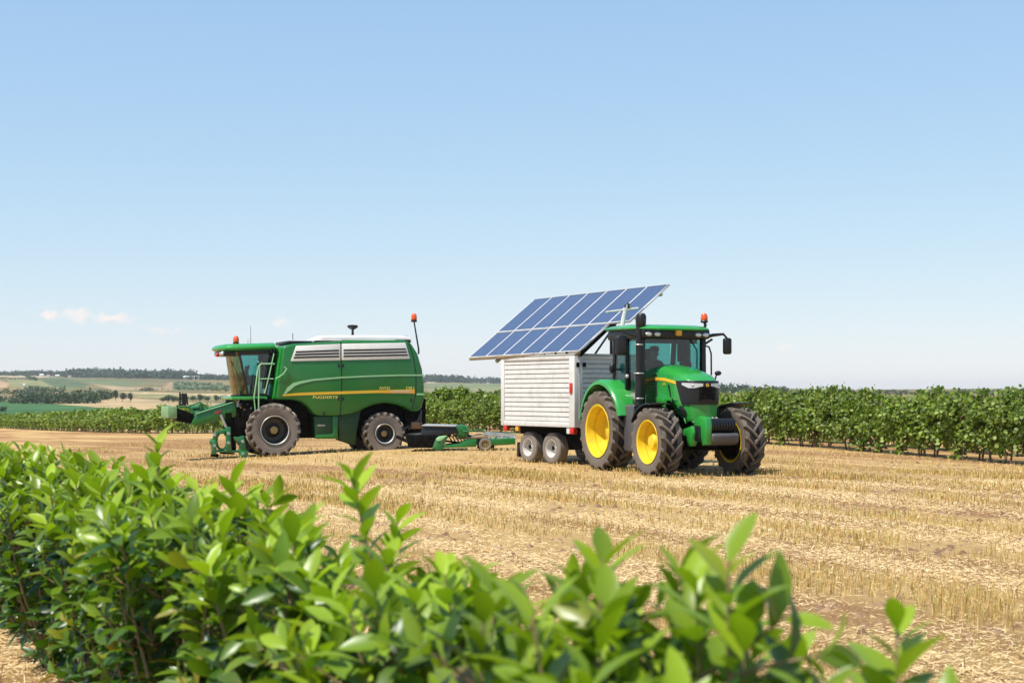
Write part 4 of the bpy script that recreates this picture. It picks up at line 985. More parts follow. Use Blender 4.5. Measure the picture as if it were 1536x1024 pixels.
# ------------------------------------------------------------------ the driver in the tractor cab
def driver():
    fr = Frame((3.12, 34.36, 0), (.391, -.920)); p = fr.W(.22, .11)
    r = empty('person', (p.x, p.y, 1.92), fr.rz, 'driver in dark work clothes and a cap, seated behind the wheel in the tractor cab', 'person')
    J = {'pel': ((0, 0, .12), .15), 'sp': ((-.03, 0, .30), .145), 'ch': ((-.02, 0, .50), .16), 'nk': ((.0, 0, .64), .055), 'hd': ((.03, 0, .74), .085), 'hm': ((.03, 0, .80), .092), 'ht': ((.02, 0, .87), .075)}
    E_ = [('pel', 'sp'), ('sp', 'ch'), ('ch', 'nk'), ('nk', 'hd'), ('hd', 'hm'), ('hm', 'ht')]
    for s, n in ((1, 'l'), (-1, 'r')):
        J.update({'sh' + n: ((-.02, s * .19, .555), .068), 'el' + n: ((.22, s * .25, .34), .046), 'wr' + n: ((.47, s * .19 - .06, .31), .031), 'pa' + n: ((.54, s * .19 - .08, .33), .034),
                  'hp' + n: ((.03, s * .10, .10), .10), 'kn' + n: ((.44, s * .14, .10), .066), 'an' + n: ((.52, s * .14, -.42), .045), 'to' + n: ((.68, s * .15, -.48), .038)})
        E_ += [('ch', 'sh' + n), ('sh' + n, 'el' + n), ('el' + n, 'wr' + n), ('wr' + n, 'pa' + n), ('pel', 'hp' + n), ('hp' + n, 'kn' + n), ('kn' + n, 'an' + n), ('an' + n, 'to' + n)]
        for k in range(5):
            a = 'f%s%d' % (n, k); base = J['pa' + n][0]; dy = (-.026 + .017 * k) if k < 4 else -s * .04; dz = .0 if k < 4 else .012
            J[a] = ((base[0] + .035, base[1] + dy, base[2] + .012 + dz), .010); J[a + 't'] = ((base[0] + (.05 if k < 4 else .03), base[1] + dy * 1.15, base[2] - .03 + dz * 2 - .004 * abs(k - 1)), .008)
            E_ += [('pa' + n, a), (a, a + 't')]
    names = list(J); me = bpy.data.meshes.new('body'); me.from_pydata([J[k][0] for k in names], [(names.index(a), names.index(b)) for a, b in E_], [])
    t = bpy.data.objects.new('body_tmp', me); col.objects.link(t)
    sk = t.modifiers.new('skin', 'SKIN'); su = t.modifiers.new('sub', 'SUBSURF'); su.levels = 1; su.render_levels = 1
    for i, k in enumerate(names):
        q = me.skin_vertices[0].data[i]; rr = J[k][1]; q.radius = (rr, rr * (1.0 if k not in ('ch', 'sp', 'pel') else .8)); q.use_root = (k == 'pel')
    dg = bpy.context.evaluated_depsgraph_get(); m2 = bpy.data.meshes.new_from_object(t.evaluated_get(dg)); bpy.data.objects.remove(t)
    m2.materials.clear(); m2.materials.append(surf('work_clothes', (.035, .05, .07), .85)); m2.materials.append(surf('skin', (.42, .24, .16), .55))
    for pl in m2.polygons:
        pl.use_smooth = True; c = pl.center
        if c.z > .63 or (c.x > .46 and .2 < c.z < .45): pl.material_index = 1
    o = bpy.data.objects.new('body', m2); link(o, r)
    h = MB().ball((.02, 0, .845), (.112, .098, .075), 16, 8).build('hair', surf('dark_hair', (.03, .02, .015), .7), r)
    MB().lathe([(.104, .0), (.110, .02), (.108, .06), (.085, .10), (.001, .115)], 20, 'z', (.02, 0, .85)).prism([(.09, -.075), (.17, -.06), (.20, 0), (.17, .06), (.09, .075)], .852, .864, 'xy').build('cap', surf('cap_cloth', (.03, .04, .05), .85), r)
    f = MB().ball((.128, 0, .765), (.020, .013, .024), 8, 6)
    for s in (-1, 1): f.ball((.035, s * .098, .77), (.018, .012, .03), 8, 6)
    f.build('nose_and_ears', m2.materials[1], r)
    e = MB()
    for s in (-1, 1): e.ball((.110, s * .034, .797), (.012, .013, .008), 8, 6)
    e.beam((.116, -.022, .722), (.116, .022, .722), .008, .007); e.build('eyes_and_mouth', M['soil_red'], r)
driver()
# ------------------------------------------------------------------ tractor
def tractor():
    fr = Frame((3.12, 34.36, 0), (.391, -.920))
    r = empty('tractor', (fr.o.x, fr.o.y, 0), fr.rz, 'bright green tractor with yellow rims and big lugged tyres, in front of the white trailer', 'tractor')
    S = lambda px, py, y=0: fr.side(px, py, y); FR = lambda px, py, x=0: fr.front(px, py, x)
    WB = 2.5
    # chassis
    c = MB(); c.bb(-.45, WB + .35, -.26, .26, .55, 1.05); c.bb(.9, 2.5, -.34, .34, .75, 1.35); c.bb(-.5, .6, -.42, .42, .5, 1.3)
    c.build('chassis', M['dark'], r, .05)
    ax = MB().tube([(0, -.95, .92), (0, .95, .92)], .16, 12).tube([(WB, -.9, .74), (WB, .9, .74)], .11, 12)
    ax.bb(WB - .18, WB + .18, -.3, .3, .58, .95); ax.build('axle', M['dark'], r, .02)
    # hood: plan outline (right half, rear to nose), raised in layers that follow the falling top line
    half = [(1.25, .42), (1.6, .43), (2.0, .435), (2.3, .43), (2.52, .41), (2.66, .36), (2.74, .27), (2.78, .14)]
    plan = [(x, -y) for x, y in half] + [(x, y) for x, y in half[::-1]]
    ztop = lambda x: float(np.interp(x, [1.2, 1.6, 2.0, 2.4, 2.6, 2.8], [2.40, 2.36, 2.29, 2.19, 2.12, 2.02]))
    def layer(zb, t, ins, crown=0):
        out = []
        for x, y in plan:
            xx = 1.25 + (x - 1.25) * (1 - ins * .35); yy = y * (1 - ins)
            zz = zb + (ztop(xx) - zb) * t
            out.append((xx, yy, zz + crown * (1 - (yy / .43) ** 2)))
        return out
    zb = 1.62
    MB().loft([layer(zb, 0, 0), layer(zb, .55, 0), layer(zb, .80, .015), layer(zb, .90, .06), layer(zb, .965, .16), layer(zb, 1.0, .34, .02), layer(zb, 1.0, .7, .035), layer(zb, 1.0, .97, .04)]).build('hood', M['green_t'], r, 0, smooth=50)
    # front mask: black, wrapping round the nose
    mplan = [(2.20, -.437), (2.36, -.437), (2.54, -.415), (2.68, -.366), (2.765, -.275), (2.805, -.14), (2.812, 0)]
    mplan = mplan + [(x, -y) for x, y in mplan[-2::-1]]
    def mk(z, grow=.012, xmin=0): return [(max(x, xmin) + grow, y * 1.02, z) for x, y in mplan]
    MB().loft([mk(1.53, .0, 2.50), mk(1.60, .012, 2.44), mk(1.80, .014, 2.33), mk(1.96, .014, 2.25), mk(2.035, .012, 2.22), mk(2.05, .0, 2.22)]).build('front_mask', M['black'], r, 0, smooth=50)
    gr = MB()
    for k in range(9): gr.tube([(2.80, -.18 + .045 * k, 1.60), (2.845, -.18 + .045 * k, 1.72), (2.842, -.18 + .045 * k, 1.92)], .010, 5)
    for k in range(3): gr.beam((2.838, -.2, 1.66 + .09 * k), (2.838, .2, 1.66 + .09 * k), .012, .012)
    gr.build('grille', M['dark'], r, 0)
    for sy in (-1, 1):
        pl = [(2.50, .445), (2.70, .39), (2.795, .295), (2.845, .11)]
        lo = [(x, sy * y, 1.865 + .012 * i) for i, (x, y) in enumerate(pl)]; up = [(x, sy * y, 2.005 - .006 * i) for i, (x, y) in enumerate(pl)]
        lo[0] = (lo[0][0], lo[0][1], 1.96); lo[1] = (lo[1][0], lo[1][1], 1.89); lo[3] = (lo[3][0], lo[3][1], 1.93)
        inn = lambda P, d=.03: [(x - d, y * .93, z) for x, y, z in P]
        vs = lo + up + inn(lo) + inn(up); fs = []
        for k in range(3):
            a = (k, k + 1, 5 + k, 4 + k); fs += [a, tuple(q + 8 for q in a)[::-1], (k, k + 8, k + 9, k + 1), (4 + k, 5 + k, 13 + k, 12 + k)]
        fs += [(0, 4, 12, 8), (3, 11, 15, 7)]
        hl = MB().add(vs, fs).build('headlight', M['lens'], r, 0, smooth=60)
        MB().ball((2.755, sy * .30, 1.945), (.035, .05, .04), 10, 6).build('bulb', M['lgray'], hl)
    MB().lathe([(.03, 0), (.04, .008), (.028, .012), (.022, .006)], 20, 'x', (2.832, 0, 1.95), True).build('badge', M['stripe'], r)
    MB().prism([(-.014, 1.935), (.014, 1.935), (.012, 1.965), (.0, 1.972), (-.012, 1.965)], 2.832, 2.838, 'yz').build('badge_mark', M['stripe'], r)
    # lower green front and side frame
    lp = [(2.0, -.40), (2.35, -.41), (2.56, -.39), (2.69, -.33), (2.76, -.22), (2.78, 0)]; lp = lp + [(x, -y) for x, y in lp[-2::-1]]
    def low(z, xmin, s=1.0): return [(max(x, xmin), y * s, z) for x, y in lp]
    MB().loft([low(1.16, 2.30, .92), low(1.22, 2.24, .98), low(1.40, 2.12), low(1.55, 2.0, 1.02), low(1.64, 2.0, 1.04)]).build('front_panel', M['green_t'], r, .01, smooth=45)
    for sy in (-1, 1):
        MB().prism([(1.25, 1.70), (2.05, 1.70), (2.05, 1.52), (2.14, 1.34), (2.26, 1.20), (2.34, 1.13), (2.62, 1.13), (2.55, 1.24), (2.32, 1.26), (2.17, 1.42), (2.0, 1.60), (1.82, 1.62), (1.72, 1.42), (1.62, 1.32), (1.55, 1.42), (1.50, 1.55), (1.25, 1.55)], sy * .405, sy * .435).build('side_frame', M['green_t'], r, .008)
        MB().prism([(2.34, 1.27), (2.60, 1.25), (2.62, 1.40), (2.50, 1.48), (2.38, 1.52), (2.31, 1.44)], sy * .40, sy * .424).build('side_grille', M['black'], r, .008)
        MB().prism([(1.26, 2.135), (1.7, 2.115), (2.1, 2.06), (2.32, 2.00), (2.42, 1.945), (2.30, 1.955), (2.05, 2.00), (1.7, 2.045), (1.26, 2.06)], sy * .425, sy * .441).build('yellow_stripe', M['stripe'], r, .003)
        MB().prism([(1.86, 1.97), (1.95, 1.96), (2.02, 1.72), (2.0, 1.66)], sy * .42, sy * .4445).build('vent_slot', M['black'], r, .004)
    text_part('6R', .085, M['stripe'], r, (1.66, -.444, 1.955), (R(90), 0, 0))
    # front linkage with black roller and grey bumper
    q = lambda px, py, x=3.3: FR(px, py, x)
    ya, za = q(1061, 628); yb, zb2 = q(1099, 648)
    MB().tube([(3.28, ya, (za + zb2) / 2), (3.28, yb, (za + zb2) / 2)], abs(za - zb2) / 2 * 1.05, 20).build('front_roller', M['black'], r)
    rr = MB()
    for k in range(9):
        y = ya + (yb - ya) * (k + .5) / 9; rr.lathe([(abs(za - zb2) / 2 * 1.05, y - .012), (abs(za - zb2) / 2 * 1.09, y), (abs(za - zb2) / 2 * 1.05, y + .012)], 20, 'y', (3.28, 0, (za + zb2) / 2))
    rr.build('roller_ribs', M['dark'], r)
    ya, za = q(1062, 649.5); yb, zb2 = q(1102, 668)
    MB().prism([(3.10, za), (3.46, za), (3.50, za - .05), (3.48, zb2 + .10), (3.36, zb2 + .02), (3.10, zb2)], ya, yb).build('front_bumper', M['gray'], r, .025)
    ya, za = q(1053, 624); yb, zb2 = q(1062.5, 666)
    MB().prism([(2.95, za - .1), (3.20, za + .01), (3.42, za - .03), (3.46, za - .2), (3.44, zb2), (3.30, zb2 - .03), (3.22, zb2 + .2), (2.95, zb2 + .25)], ya, yb - .0).build('linkage_plate', M['green_t'], r, .02)
    ya, za = q(1035, 640, 3.0); yb, zb2 = q(1047, 668, 3.0)
    MB().prism([(2.70, za - .05), (3.05, za + .02), (3.12, za - .12), (3.08, zb2 + .08), (3.0, zb2 - .02), (2.88, zb2), (2.84, zb2 + .2), (2.66, zb2 + .22)], ya, yb - .05).build('linkage_plate', M['green_t'], r, .02)
    ya, za = q(1044, 638, 3.15); yb, zb2 = q(1056, 662, 3.15)
    MB().bb(2.85, 3.25, ya, yb, zb2, za).build('linkage_block', M['black'], r, .04)
    MB().bb(2.55, 3.1, -.25, .45, .72, 1.16).build('linkage_housing', M['dark'], r, .04)
    MB().tube([(2.72, -.30, .75), (2.9, -.42, .72)], .06, 10).build('tow_pin', M['rust'], r)
    hs = MB()
    for k in range(5): hs.tube([(2.70, -.28 + .1 * k, 1.14), (2.92, -.22 + .1 * k, 1.25), (3.02, -.2 + .1 * k, 1.16)], .018, 6)
    hs.bb(2.78, 2.9, -.1, .2, 1.14, 1.24); hs.build('hydraulic_coupler', M['lgray'], r)
    # cab
    CX0, CX1, CW = -.12, 1.30, .80; z0, z1 = 1.32, 3.12
    MB().bb(CX0, CX1 + .02, -CW, CW, z0 - .12, z0 + .04).build('cab_floor', M['dark'], r, .03)
    piv = [((CX1, CW - .03, z0), (CX1 + .02, CW - .02, z1), .13), ((CX1, -CW + .03, z0), (CX1 + .02, -CW + .02, z1), .13),
           ((CX0, CW - .06, 1.55), (CX0 + .12, CW - .02, z1), .10), ((CX0, -CW + .06, 1.55), (CX0 + .12, -CW + .02, z1), .10),
           ((.62, CW - .0, z0), (.62, CW - .0, z1), .06), ((.62, -CW + .0, z0), (.62, -CW + .0, z1), .06)]
    for a, b, w in piv: MB().beam(a, b, w, .10, (0, 1, 0)).build('cab_pillar', M['black'], r, .015)
    MB().prism([(-CW + .10, 1.45), (CW - .10, 1.45), (CW - .09, z1), (-CW + .09, z1)], CX1 - .005, CX1 + .01, 'yz').build('windscreen', M['glass'], r, 0)
    MB().prism([(-CW + .12, 1.9), (CW - .12, 1.9), (CW - .09, z1), (-CW + .09, z1)], CX0 + .04, CX0 + .055, 'yz').build('rear_window', M['glass'], r, 0)
    for sy in (-1, 1):
        MB().prism([(CX0 + .06, 2.0), (.3, 1.72), (CX1 - .06, 1.42), (CX1 - .04, z1), (CX0 + .14, z1)], sy * (CW - .025) - .007, sy * (CW - .025) + .007).build('side_window', M['glass'], r, 0)
        MB().prism([(.66, z0), (CX1 + .0, z0), (CX1, 1.50), (.66, 1.66)], sy * (CW - .05), sy * (CW - .01)).build('door_sill', M['black'], r, .01)
    MB().prism([(-.45, z0), (.45, z0), (.43, 2.22), (-.43, 2.22)], CX1 + .012, CX1 + .05, 'yz').build('firewall', M['black'], r, .02)
    # roof
    rings = []
    for z, ins in ((z1 + .10, .03), (z1 + .135, 0), (z1 + .165, .02), (z1 + .20, .10), (z1 + .225, .24), (z1 + .235, .5)):
        L0, L1, W_ = CX0 - .26 + ins, CX1 + .30 - ins, .93 - ins
        ring = [(L0, -W_ * .9), (L0 + .1, -W_), (.6, -W_ * 1.0), (L1 - .25, -W_), (L1 - .06, -W_ * .86), (L1 + .02, -W_ * .4), (L1 + .03, 0)]
        ring = ring + [(x, -y) for x, y in ring[-2::-1]]
        rings.append([(x, y, z - .035 * max(0, (x - .5))) for x, y in ring])
    MB().loft(rings).build('cab_roof', M['green_t'], r, .0, smooth=50)
    MB().bb(CX0 - .16, CX1 + .22, -.86, .86, z1 - .12, z1 + .105).build('roof_visor', M['black'], r, .05)
    for y, mt in ((-.72, 'amber'), (-.50, 'lens'), (.55, 'lens'), (.74, 'lens')):
        MB().ball((CX1 + .215, y, z1 - .025), (.03, .085, .05), 12, 8).build('work_lamp', M[mt] if mt == 'lens' else M['lens'], r)
    MB().bb(CX1 + .20, CX1 + .30, -.06, .09, z1 - .06, z1 + .12).build('roof_marker', M['amber'], r, .03)
    # interior
    st = MB().bb(.05, .55, -.16, .38, 1.74, 1.92).bb(-.02, .13, -.15, .37, 1.85, 2.52).bb(.1, .45, -.05, .27, 1.35, 1.75).bb(.1, .5, -.22, -.14, 2.02, 2.1).bb(.1, .5, .36, .44, 2.02, 2.1)
    st.build('driver_seat', M['dark'], r, .06)
    MB().bb(.0, .12, -.02, .25, 2.54, 2.82).build('headrest', M['dark'], r, .05)
    sw = MB().tube([(1.12, 0, 1.5), (.86, 0, 2.18)], .05, 8)
    sw.tube([(.86 + .10 * math.sin(t), .21 * math.cos(t), 2.2 + .17 * math.sin(t)) for t in np.linspace(0, 2 * math.pi, 21)], .018, 6, False).bb(.98, 1.14, -.2, .2, 2.1, 2.28).build('steering_wheel', M['black'], r)
    MB().bb(.35, .85, -.62, -.40, 1.75, 2.02).bb(.78, .84, -.66, -.40, 2.05, 2.32).build('control_console', M['dark'], r, .02)
    MB().bb(.8, 1.1, .45, .62, 2.0, 2.5).bb(.75, .9, .42, .6, 2.5, 2.95).build('display_post', M['dark'], r, .03)
    MB().bb(.1, .3, .3, .62, 1.7, 2.35).build('passenger_seat', M['dark'], r, .05)
    MB().bb(CX1 - .06, CX1 - .03, -.66, .66, z1 - .22, z1 - .05).build('sun_blind', M['dark'], r, .01)
    MB().bb(.3, .95, -.70, -.52, 1.5, 1.9).bb(.45, .62, -.72, -.6, 1.9, 2.25).build('armrest_console', M['dark'], r, .04)
    MB().tube([(1.32, .45, z1 - .12), (1.335, .62, 2.75), (1.325, .62, 2.2)], .014, 6).build('wiper', M['black'], r)
    # exhaust
    x, z = S(955, 575, -.72)
    EX = (1.33, -.87)
    MB().tube([(EX[0], EX[1], 1.35), (EX[0], EX[1], 1.62), (EX[0], EX[1], 2.2)], .09, 16).tube([(EX[0], EX[1], 2.2), (EX[0], EX[1], 3.30)], .069, 16).tube([(EX[0], EX[1], 3.30), (EX[0], EX[1], 3.42), (EX[0] + .02, EX[1] + .02, 3.50)], [.075, .08, .08], 14).build('exhaust_stack', M['black'], r)
    MB().lathe([(.085, 3.26), (.11, 3.33), (.115, 3.5), (.08, 3.56), (.001, 3.57)], 16, 'z', (EX[0] + .03, EX[1] + .04, 0)).build('exhaust_cap', M['black'], r)
    for z in (2.22, 2.86, 1.66): MB().lathe([(.092 if z > 2.3 else .11, z - .015), (.10 if z > 2.3 else .118, z), (.092 if z > 2.3 else .11, z + .015)], 16, 'z', (EX[0], EX[1], 0)).build('exhaust_clamp', M['lgray'], r)
    MB().bb(EX[0] - .14, EX[0] + .14, EX[1] - .13, EX[1] + .15, 1.30, 1.50).build('exhaust_bracket', M['dark'], r, .03)
    y, z = FR(941, 564, 1.45); MB().ball((1.44, y, z), (.03, .045, .045), 10, 6).build('side_lamp', M['lens'], r)
    # mirrors
    yy, zz = FR(932, 518, 1.15)
    MB().tube([(1.3, -.80, 3.0), (1.2, yy + .02, zz + .30), (1.17, yy, zz + .2)], .022, 7).build('mirror_arm', M['black'], r)
    MB().bb(1.08, 1.22, yy - .135, yy + .135, zz - .22, zz + .22).build('side_mirror', M['black'], r, .055, 3)
    yy, zz = FR(1091, 519, 1.25); y2, z2 = FR(1085, 501, 1.25); y3, z3 = FR(1053, 507, 1.3)
    MB().tube([(1.30, .78, z3), (1.27, (y2 + y3) / 2, z2 - .03), (1.25, y2, z2), (1.25, yy, z2 - .1), (1.25, yy, zz + .15)], [.04, .04, .03, .022, .02], 8).build('mirror_arm', M['black'], r)
    MB().beam((1.3, .76, z3 - .18), (1.28, 1.05, z3 - .02), .04, .05).build('mirror_brace', M['black'], r, .01)
    MB().bb(1.18, 1.31, yy - .10, yy + .10, zz - .19, zz + .19).build('side_mirror', M['black'], r, .05, 3)
    # door hand rails on the far side, small side mirror below
    for px0, px1 in ((1052, 1067), (1052, 1058)):
        a = FR(px0, 517, 1.3); b = FR(px1 - 4, 520, 1.25); c_ = FR(px1 - 1, 530, 1.2); d = FR(px1, 556, 1.2)
        MB().tube([(1.3, a[0], a[1]), (1.26, b[0], b[1]), (1.22, c_[0], c_[1]), (1.2, d[0], d[1] - .1)], .020, 7).build('hand_rail', M['black'], r)
    yy, zz = FR(1077, 559.5, 1.9); MB().ball((1.9, yy, zz), (.06, .085, .055), 12, 8).tube([(1.85, yy, zz), (1.7, .82, 1.9), (1.6, .8, 1.6)], .02, 6).build('low_mirror', M['black'], r)
    yy, zz = FR(918, 552, .1); MB().ball((.1, yy, zz), (.07, .07, .12), 10, 8).tube([(.1, yy, zz), (.1, -.7, zz - .05)], .025, 6).build('rear_lamp', M['black'], r)
    # beacon
    yy, zz = FR(1056, 484, 1.35)
    MB().tube([(1.36, yy - .04, z1 + .02), (1.38, yy + .02, zz - .05), (1.36, yy, zz + .02)], .035, 8).lathe([(.075, zz), (.09, zz + .03), (.07, zz + .06)], 14, 'z', (1.36, yy, 0)).build('beacon_stem', M['black'], r)
    MB().lathe([(.07, zz + .05), (.085, zz + .09), (.07, zz + .18), (.04, zz + .215), (.001, zz + .22)], 16, 'z', (1.36, yy, 0)).build('beacon_lens', M['orange'], r)
    # mast with cross bar behind the cab roof
    P = lambda px, py, x=-.3: (x, FR(px, py, x)[0], FR(px, py, x)[1])
    MB().tube([P(930, 505), P(934, 478), P(941, 458), P(944, 458), P(946, 466)], .025, 7).build('roof_mast', M['lgray'], r)
    MB().tube([P(932, 497), P(937, 466)], .055, 8).build('mast_sleeve', M['white'], r)
    MB().tube([P(909, 468), P(957, 462)], .025, 7).build('cross_bar', M['white'], r)
    MB().ball(P(941.5, 460, -.34), (.07, .08, .09), 10, 8).build('mast_knob', M['black'], r)
    # rear fenders
    for sy in (-1, 1):
        RO = 1.04; rings = []
        for t in np.linspace(R(168), R(18), 17):
            w0, w1 = .60, 1.24 - .05 * max(0, math.cos(t)) ; ring = []
            for rad, y in ((RO, w0), (RO + .015, .9), (RO + .01, w1 - .06), (RO - .03, w1), (RO - .09, w1 + .004), (RO - .09, w1 - .02), (RO - .045, w1 - .03), (RO - .02, .9), (RO - .03, w0)):
                ring.append((rad * math.cos(t), sy * y, .92 + rad * math.sin(t) * (1.12 if math.sin(t) > 0 else 1)))
            rings.append(ring)
        MB().loft(rings).build('rear_fender', M['green_t'], r, 0, smooth=45)
        pts = [(1.04 * math.cos(t), .92 + 1.04 * math.sin(t) * 1.12) for t in np.linspace(R(150), R(20), 14)]
        MB().prism(pts + [(.85, 1.0), (.55, .8), (-.5, .8), (-.8, 1.0)], sy * .60, sy * .64).build('fender_wall', M['green_t'] if sy < 0 else M['dark'], r, .01)
    for sy in (-1, 1):
        MB().prism([(.15, 1.9), (.62, 1.42), (.82, 1.35), (.66, 1.75), (.2, 2.1)], sy * .62, sy * (CW + .02)).build('fender_fairing', M['green_t'], r, .03)
        # front mudguards
        rings = []
        for t in np.linspace(R(150), R(80), 12):
            rad = .86; ring = []
            for dr, y in ((0, .80), (.015, 1.0), (0, 1.30), (-.03, 1.31), (-.012, 1.0), (-.025, .80)):
                ring.append((WB + (rad + dr) * math.cos(t), sy * y, .74 + (rad + dr) * math.sin(t) * .96))
            rings.append(ring)
        MB().loft(rings).build('front_mudguard', M['black'], r, 0, smooth=45)
        MB().beam((WB - .35, sy * .4, 1.32), (WB - .35, sy * .85, 1.50), .05, .08).build('mudguard_bracket', M['dark'], r, .01)
    # tank and steps on the near side
    for sy in (-1, 1):
        MB().bb(.86, 1.34, sy * .62, sy * 1.02, .46, 1.52).build('side_tank', M['gray'], r, .05, 3)
        stp = MB()
        for k in range(4): stp.bb(1.36, 1.56, sy * .66, sy * 1.0, .50 + .28 * k, .545 + .28 * k)
        stp.bb(1.35, 1.42, sy * .62, sy * .66, .46, 1.46).bb(1.35, 1.42, sy * .98, sy * 1.02, .46, 1.46)
        stp.build('cab_steps', M['black'], r, .006)
        for k in range(2): MB().bb(1.345, 1.38, sy * .78, sy * .9, .62 + .4 * k, .7 + .4 * k).build('step_bracket', M['lgray'], r, .008)
    # wheels
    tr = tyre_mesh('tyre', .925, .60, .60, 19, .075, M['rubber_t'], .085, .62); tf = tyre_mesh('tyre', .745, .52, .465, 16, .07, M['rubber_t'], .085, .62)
    for sy in (-1, 1):
        put_wheel(r, (0, sy * .98, .905), rim_mesh('wheel', .60, .60, sy, M['yellow'], 1.0, .20, .08), tr, .1 * sy)
        put_wheel(r, (WB, sy * (1.06 if sy < 0 else 1.0), .728), rim_mesh('wheel', .465, .52, sy, M['yellow'], .95, .17, .22), tf, .22 * sy)
    for sy in (-1, 1):  # drive housings widened to dark discs that paint shade inside the rims
        MB().lathe([(.001, 0), (.40, 0), (.40, .10), (.22, .16), (.18, .55), (.001, .55)], 28, 'y').build('final_drive_shade', M['dark'], r).matrix_local = Matrix.Translation((WB, sy * .84, .735)) @ Matrix.Rotation(0 if sy < 0 else math.pi, 4, 'Z')
        MB().lathe([(.001, 0), (.52, 0), (.50, .10), (.26, .2), (.22, .5), (.001, .5)], 28, 'y').build('final_drive_shade', M['dark'], r).matrix_local = Matrix.Translation((0, sy * .78, .91)) @ Matrix.Rotation(0 if sy < 0 else math.pi, 4, 'Z')
    MB().beam((-.5, 0, .62), (-1.35, 0, .62), .12, .10).build('drawbar', M['dark'], r, .01)
    lk = MB()
    for sy in (-1, 1): lk.beam((-.4, sy * .35, .75), (-1.0, sy * .45, .6), .07, .1)
    lk.build('rear_linkage', M['dark'], r, .01)
tractor()

# ------------------------------------------------------------------ white box trailer with its solar array
U = Vector((.557, -.83)).normalized()
def trailer():
    k = 35.8; a = world_at(862, 641, k); fr0 = Frame((a.x, a.y, 0), U); x0 = fr0.side(753.5, 640, 0)[0]
    o = fr0.W(x0, 0); L = -x0
    fr = Frame((o.x, o.y, 0), U); r = empty('box_trailer', (o.x, o.y, 0), fr.rz, 'white slatted box trailer on twin axles, parked between the tractor and the green implement', 'trailer')
    Wd = 2.3; zb = fr.side(861, 641, 0)[1]; zt = fr.side(861, 533, 0)[1]
    nb = 13
    def siding(p0, p1, q, nrm, par_name='side_panel'):
        """overlapping boards; p0,p1 plan ends, the boards' lower lips stand proud along nrm"""
        m = MB(); h = (zt - .07 - (zb + .14)) / nb
        p0 = Vector(p0); p1 = Vector(p1); n = Vector(nrm)
        for b in range(nb):
            za = zb + .14 + h * b
            prof = [(-.02, za - .002), (.020, za), (.024, za + h * .08), (.016, za + h * .84), (-.004, za + h * .91), (-.02, za + h * .91)]
            ring0 = [(p0.x + n.x * d, p0.y + n.y * d, z) for d, z in prof]; ring1 = [(p1.x + n.x * d, p1.y + n.y * d, z) for d, z in prof]
            m.loft([ring0, ring1])
        return m.build(par_name, M['white'], r, 0, smooth=0)
    siding((.10, .02), (L - .16, .02), 0, (0, -1)); siding((L - .02, .2), (L - .02, Wd - .2), 0, (1, 0), 'front_wall')
    siding((.10, Wd - .02), (L - .16, Wd - .02), 0, (0, 1)); siding((.02, .12), (.02, Wd - .12), 0, (-1, 0), 'rear_wall')
    MB().bb(.05, L - .05, .05, Wd - .05, zb + .04, zt - .06).build('box_core', M['gray'], r, 0)
    cp = [(0, 0, .09, .09), (L - .17, 0, L, .20), (L - .17, Wd - .2, L, Wd), (0, Wd - .09, .09, Wd)]
    for x0, y0, x1, y1 in cp: MB().bb(x0 - .03, x1 + .03, y0 - .03, y1 + .03, zb, zt).build('corner_post', M['white'], r, .012)
    MB().bb(.06, L - .14, -.025, .06, zb, zb + .13).build('bottom_rail', M['white'], r, .01)
    MB().bb(.06, L - .14, Wd - .06, Wd + .025, zb, zb + .13).build('bottom_rail', M['white'], r, .01)
    MB().bb(.06, L - .14, -.028, .06, zt - .085, zt - .003).build('top_rail', M['white'], r, .01)
    MB().bb(L - .10, L + .02, .17, Wd - .17, zb, zb + .13).build('bottom_rail', M['white'], r, .01)
    MB().bb(L - .10, L + .02, .17, Wd - .17, zt - .085, zt - .003).build('top_rail', M['white'], r, .01)
    MB().bb(-.035, L + .035, -.035, Wd + .035, zt, zt + .05).build('roof', M['lgray'], r, .015)
    MB().tube([(L + .03, .12, zb + .2), (L + .035, .12, zt - .1)], .018, 6).build('door_rod', M['lgray'], r)
    # latches and lamps
    for ly in (.02, .22): MB().bb(L + .03, L + .07, ly, ly + .08, zt - .28, zt - .17).build('latch', M['dark'], r, .01)
    x, z = fr.side(858.5, 582, 0); MB().bb(x - .055, x + .055, -.06, -.03, z - .13, z + .13).build('side_marker', M['red'], r, .015)
    x, z = fr.side(856, 645.5, 0); MB().bb(x - .18, x - .02, .0, .06, zb - .16, zb - .005).build('reflector_plate', M['white'], r, .008)
    MB().bb(x - .03, x + .14, -.02, .10, zb - .16, zb - .003).build('side_marker', M['red'], r, .015)
    x, z = fr.side(759, 642, 0); MB().bb(x - .1, x + .06, -.02, .08, zb - .14, zb - .003).build('tail_lamp', M['red'], r, .015)
    MB().bb(x + .42, x + .56, .0, .08, zb - .14, zb - .003).build('tail_lamp', M['amber'], r, .015)
    # running gear
    u = MB().bb(.3, L - .1, .35, .55, zb - .22, zb).bb(.3, L - .1, Wd - .55, Wd - .35, zb - .22, zb).bb(.1, L, .06, Wd - .06, zb - .05, zb - .003)
    u.bb(.5, 2.9, .55, Wd - .55, .42, zb - .1).bb(2.0, L - .15, .4, Wd - .4, .38, zb); u.build('underframe', M['dark'], r, .02)
    ty = tyre_mesh('tyre', .395, .30, .215, 10, .012, M['rubber'], chev=False)
    wx = [fr.side(791, 673, .12)[0], fr.side(826, 675, .12)[0]]
    for x in wx:
        MB().tube([(x, .2, .395), (x, Wd - .2, .395)], .06, 10).build('axle', M['dark'], r)
        for sy, y in ((-1, .27), (1, Wd - .27)):
            put_wheel(r, (x, y, .388), rim_mesh('wheel', .225, .30, sy, M['rimw'], .9, .075, .10), ty, .3)
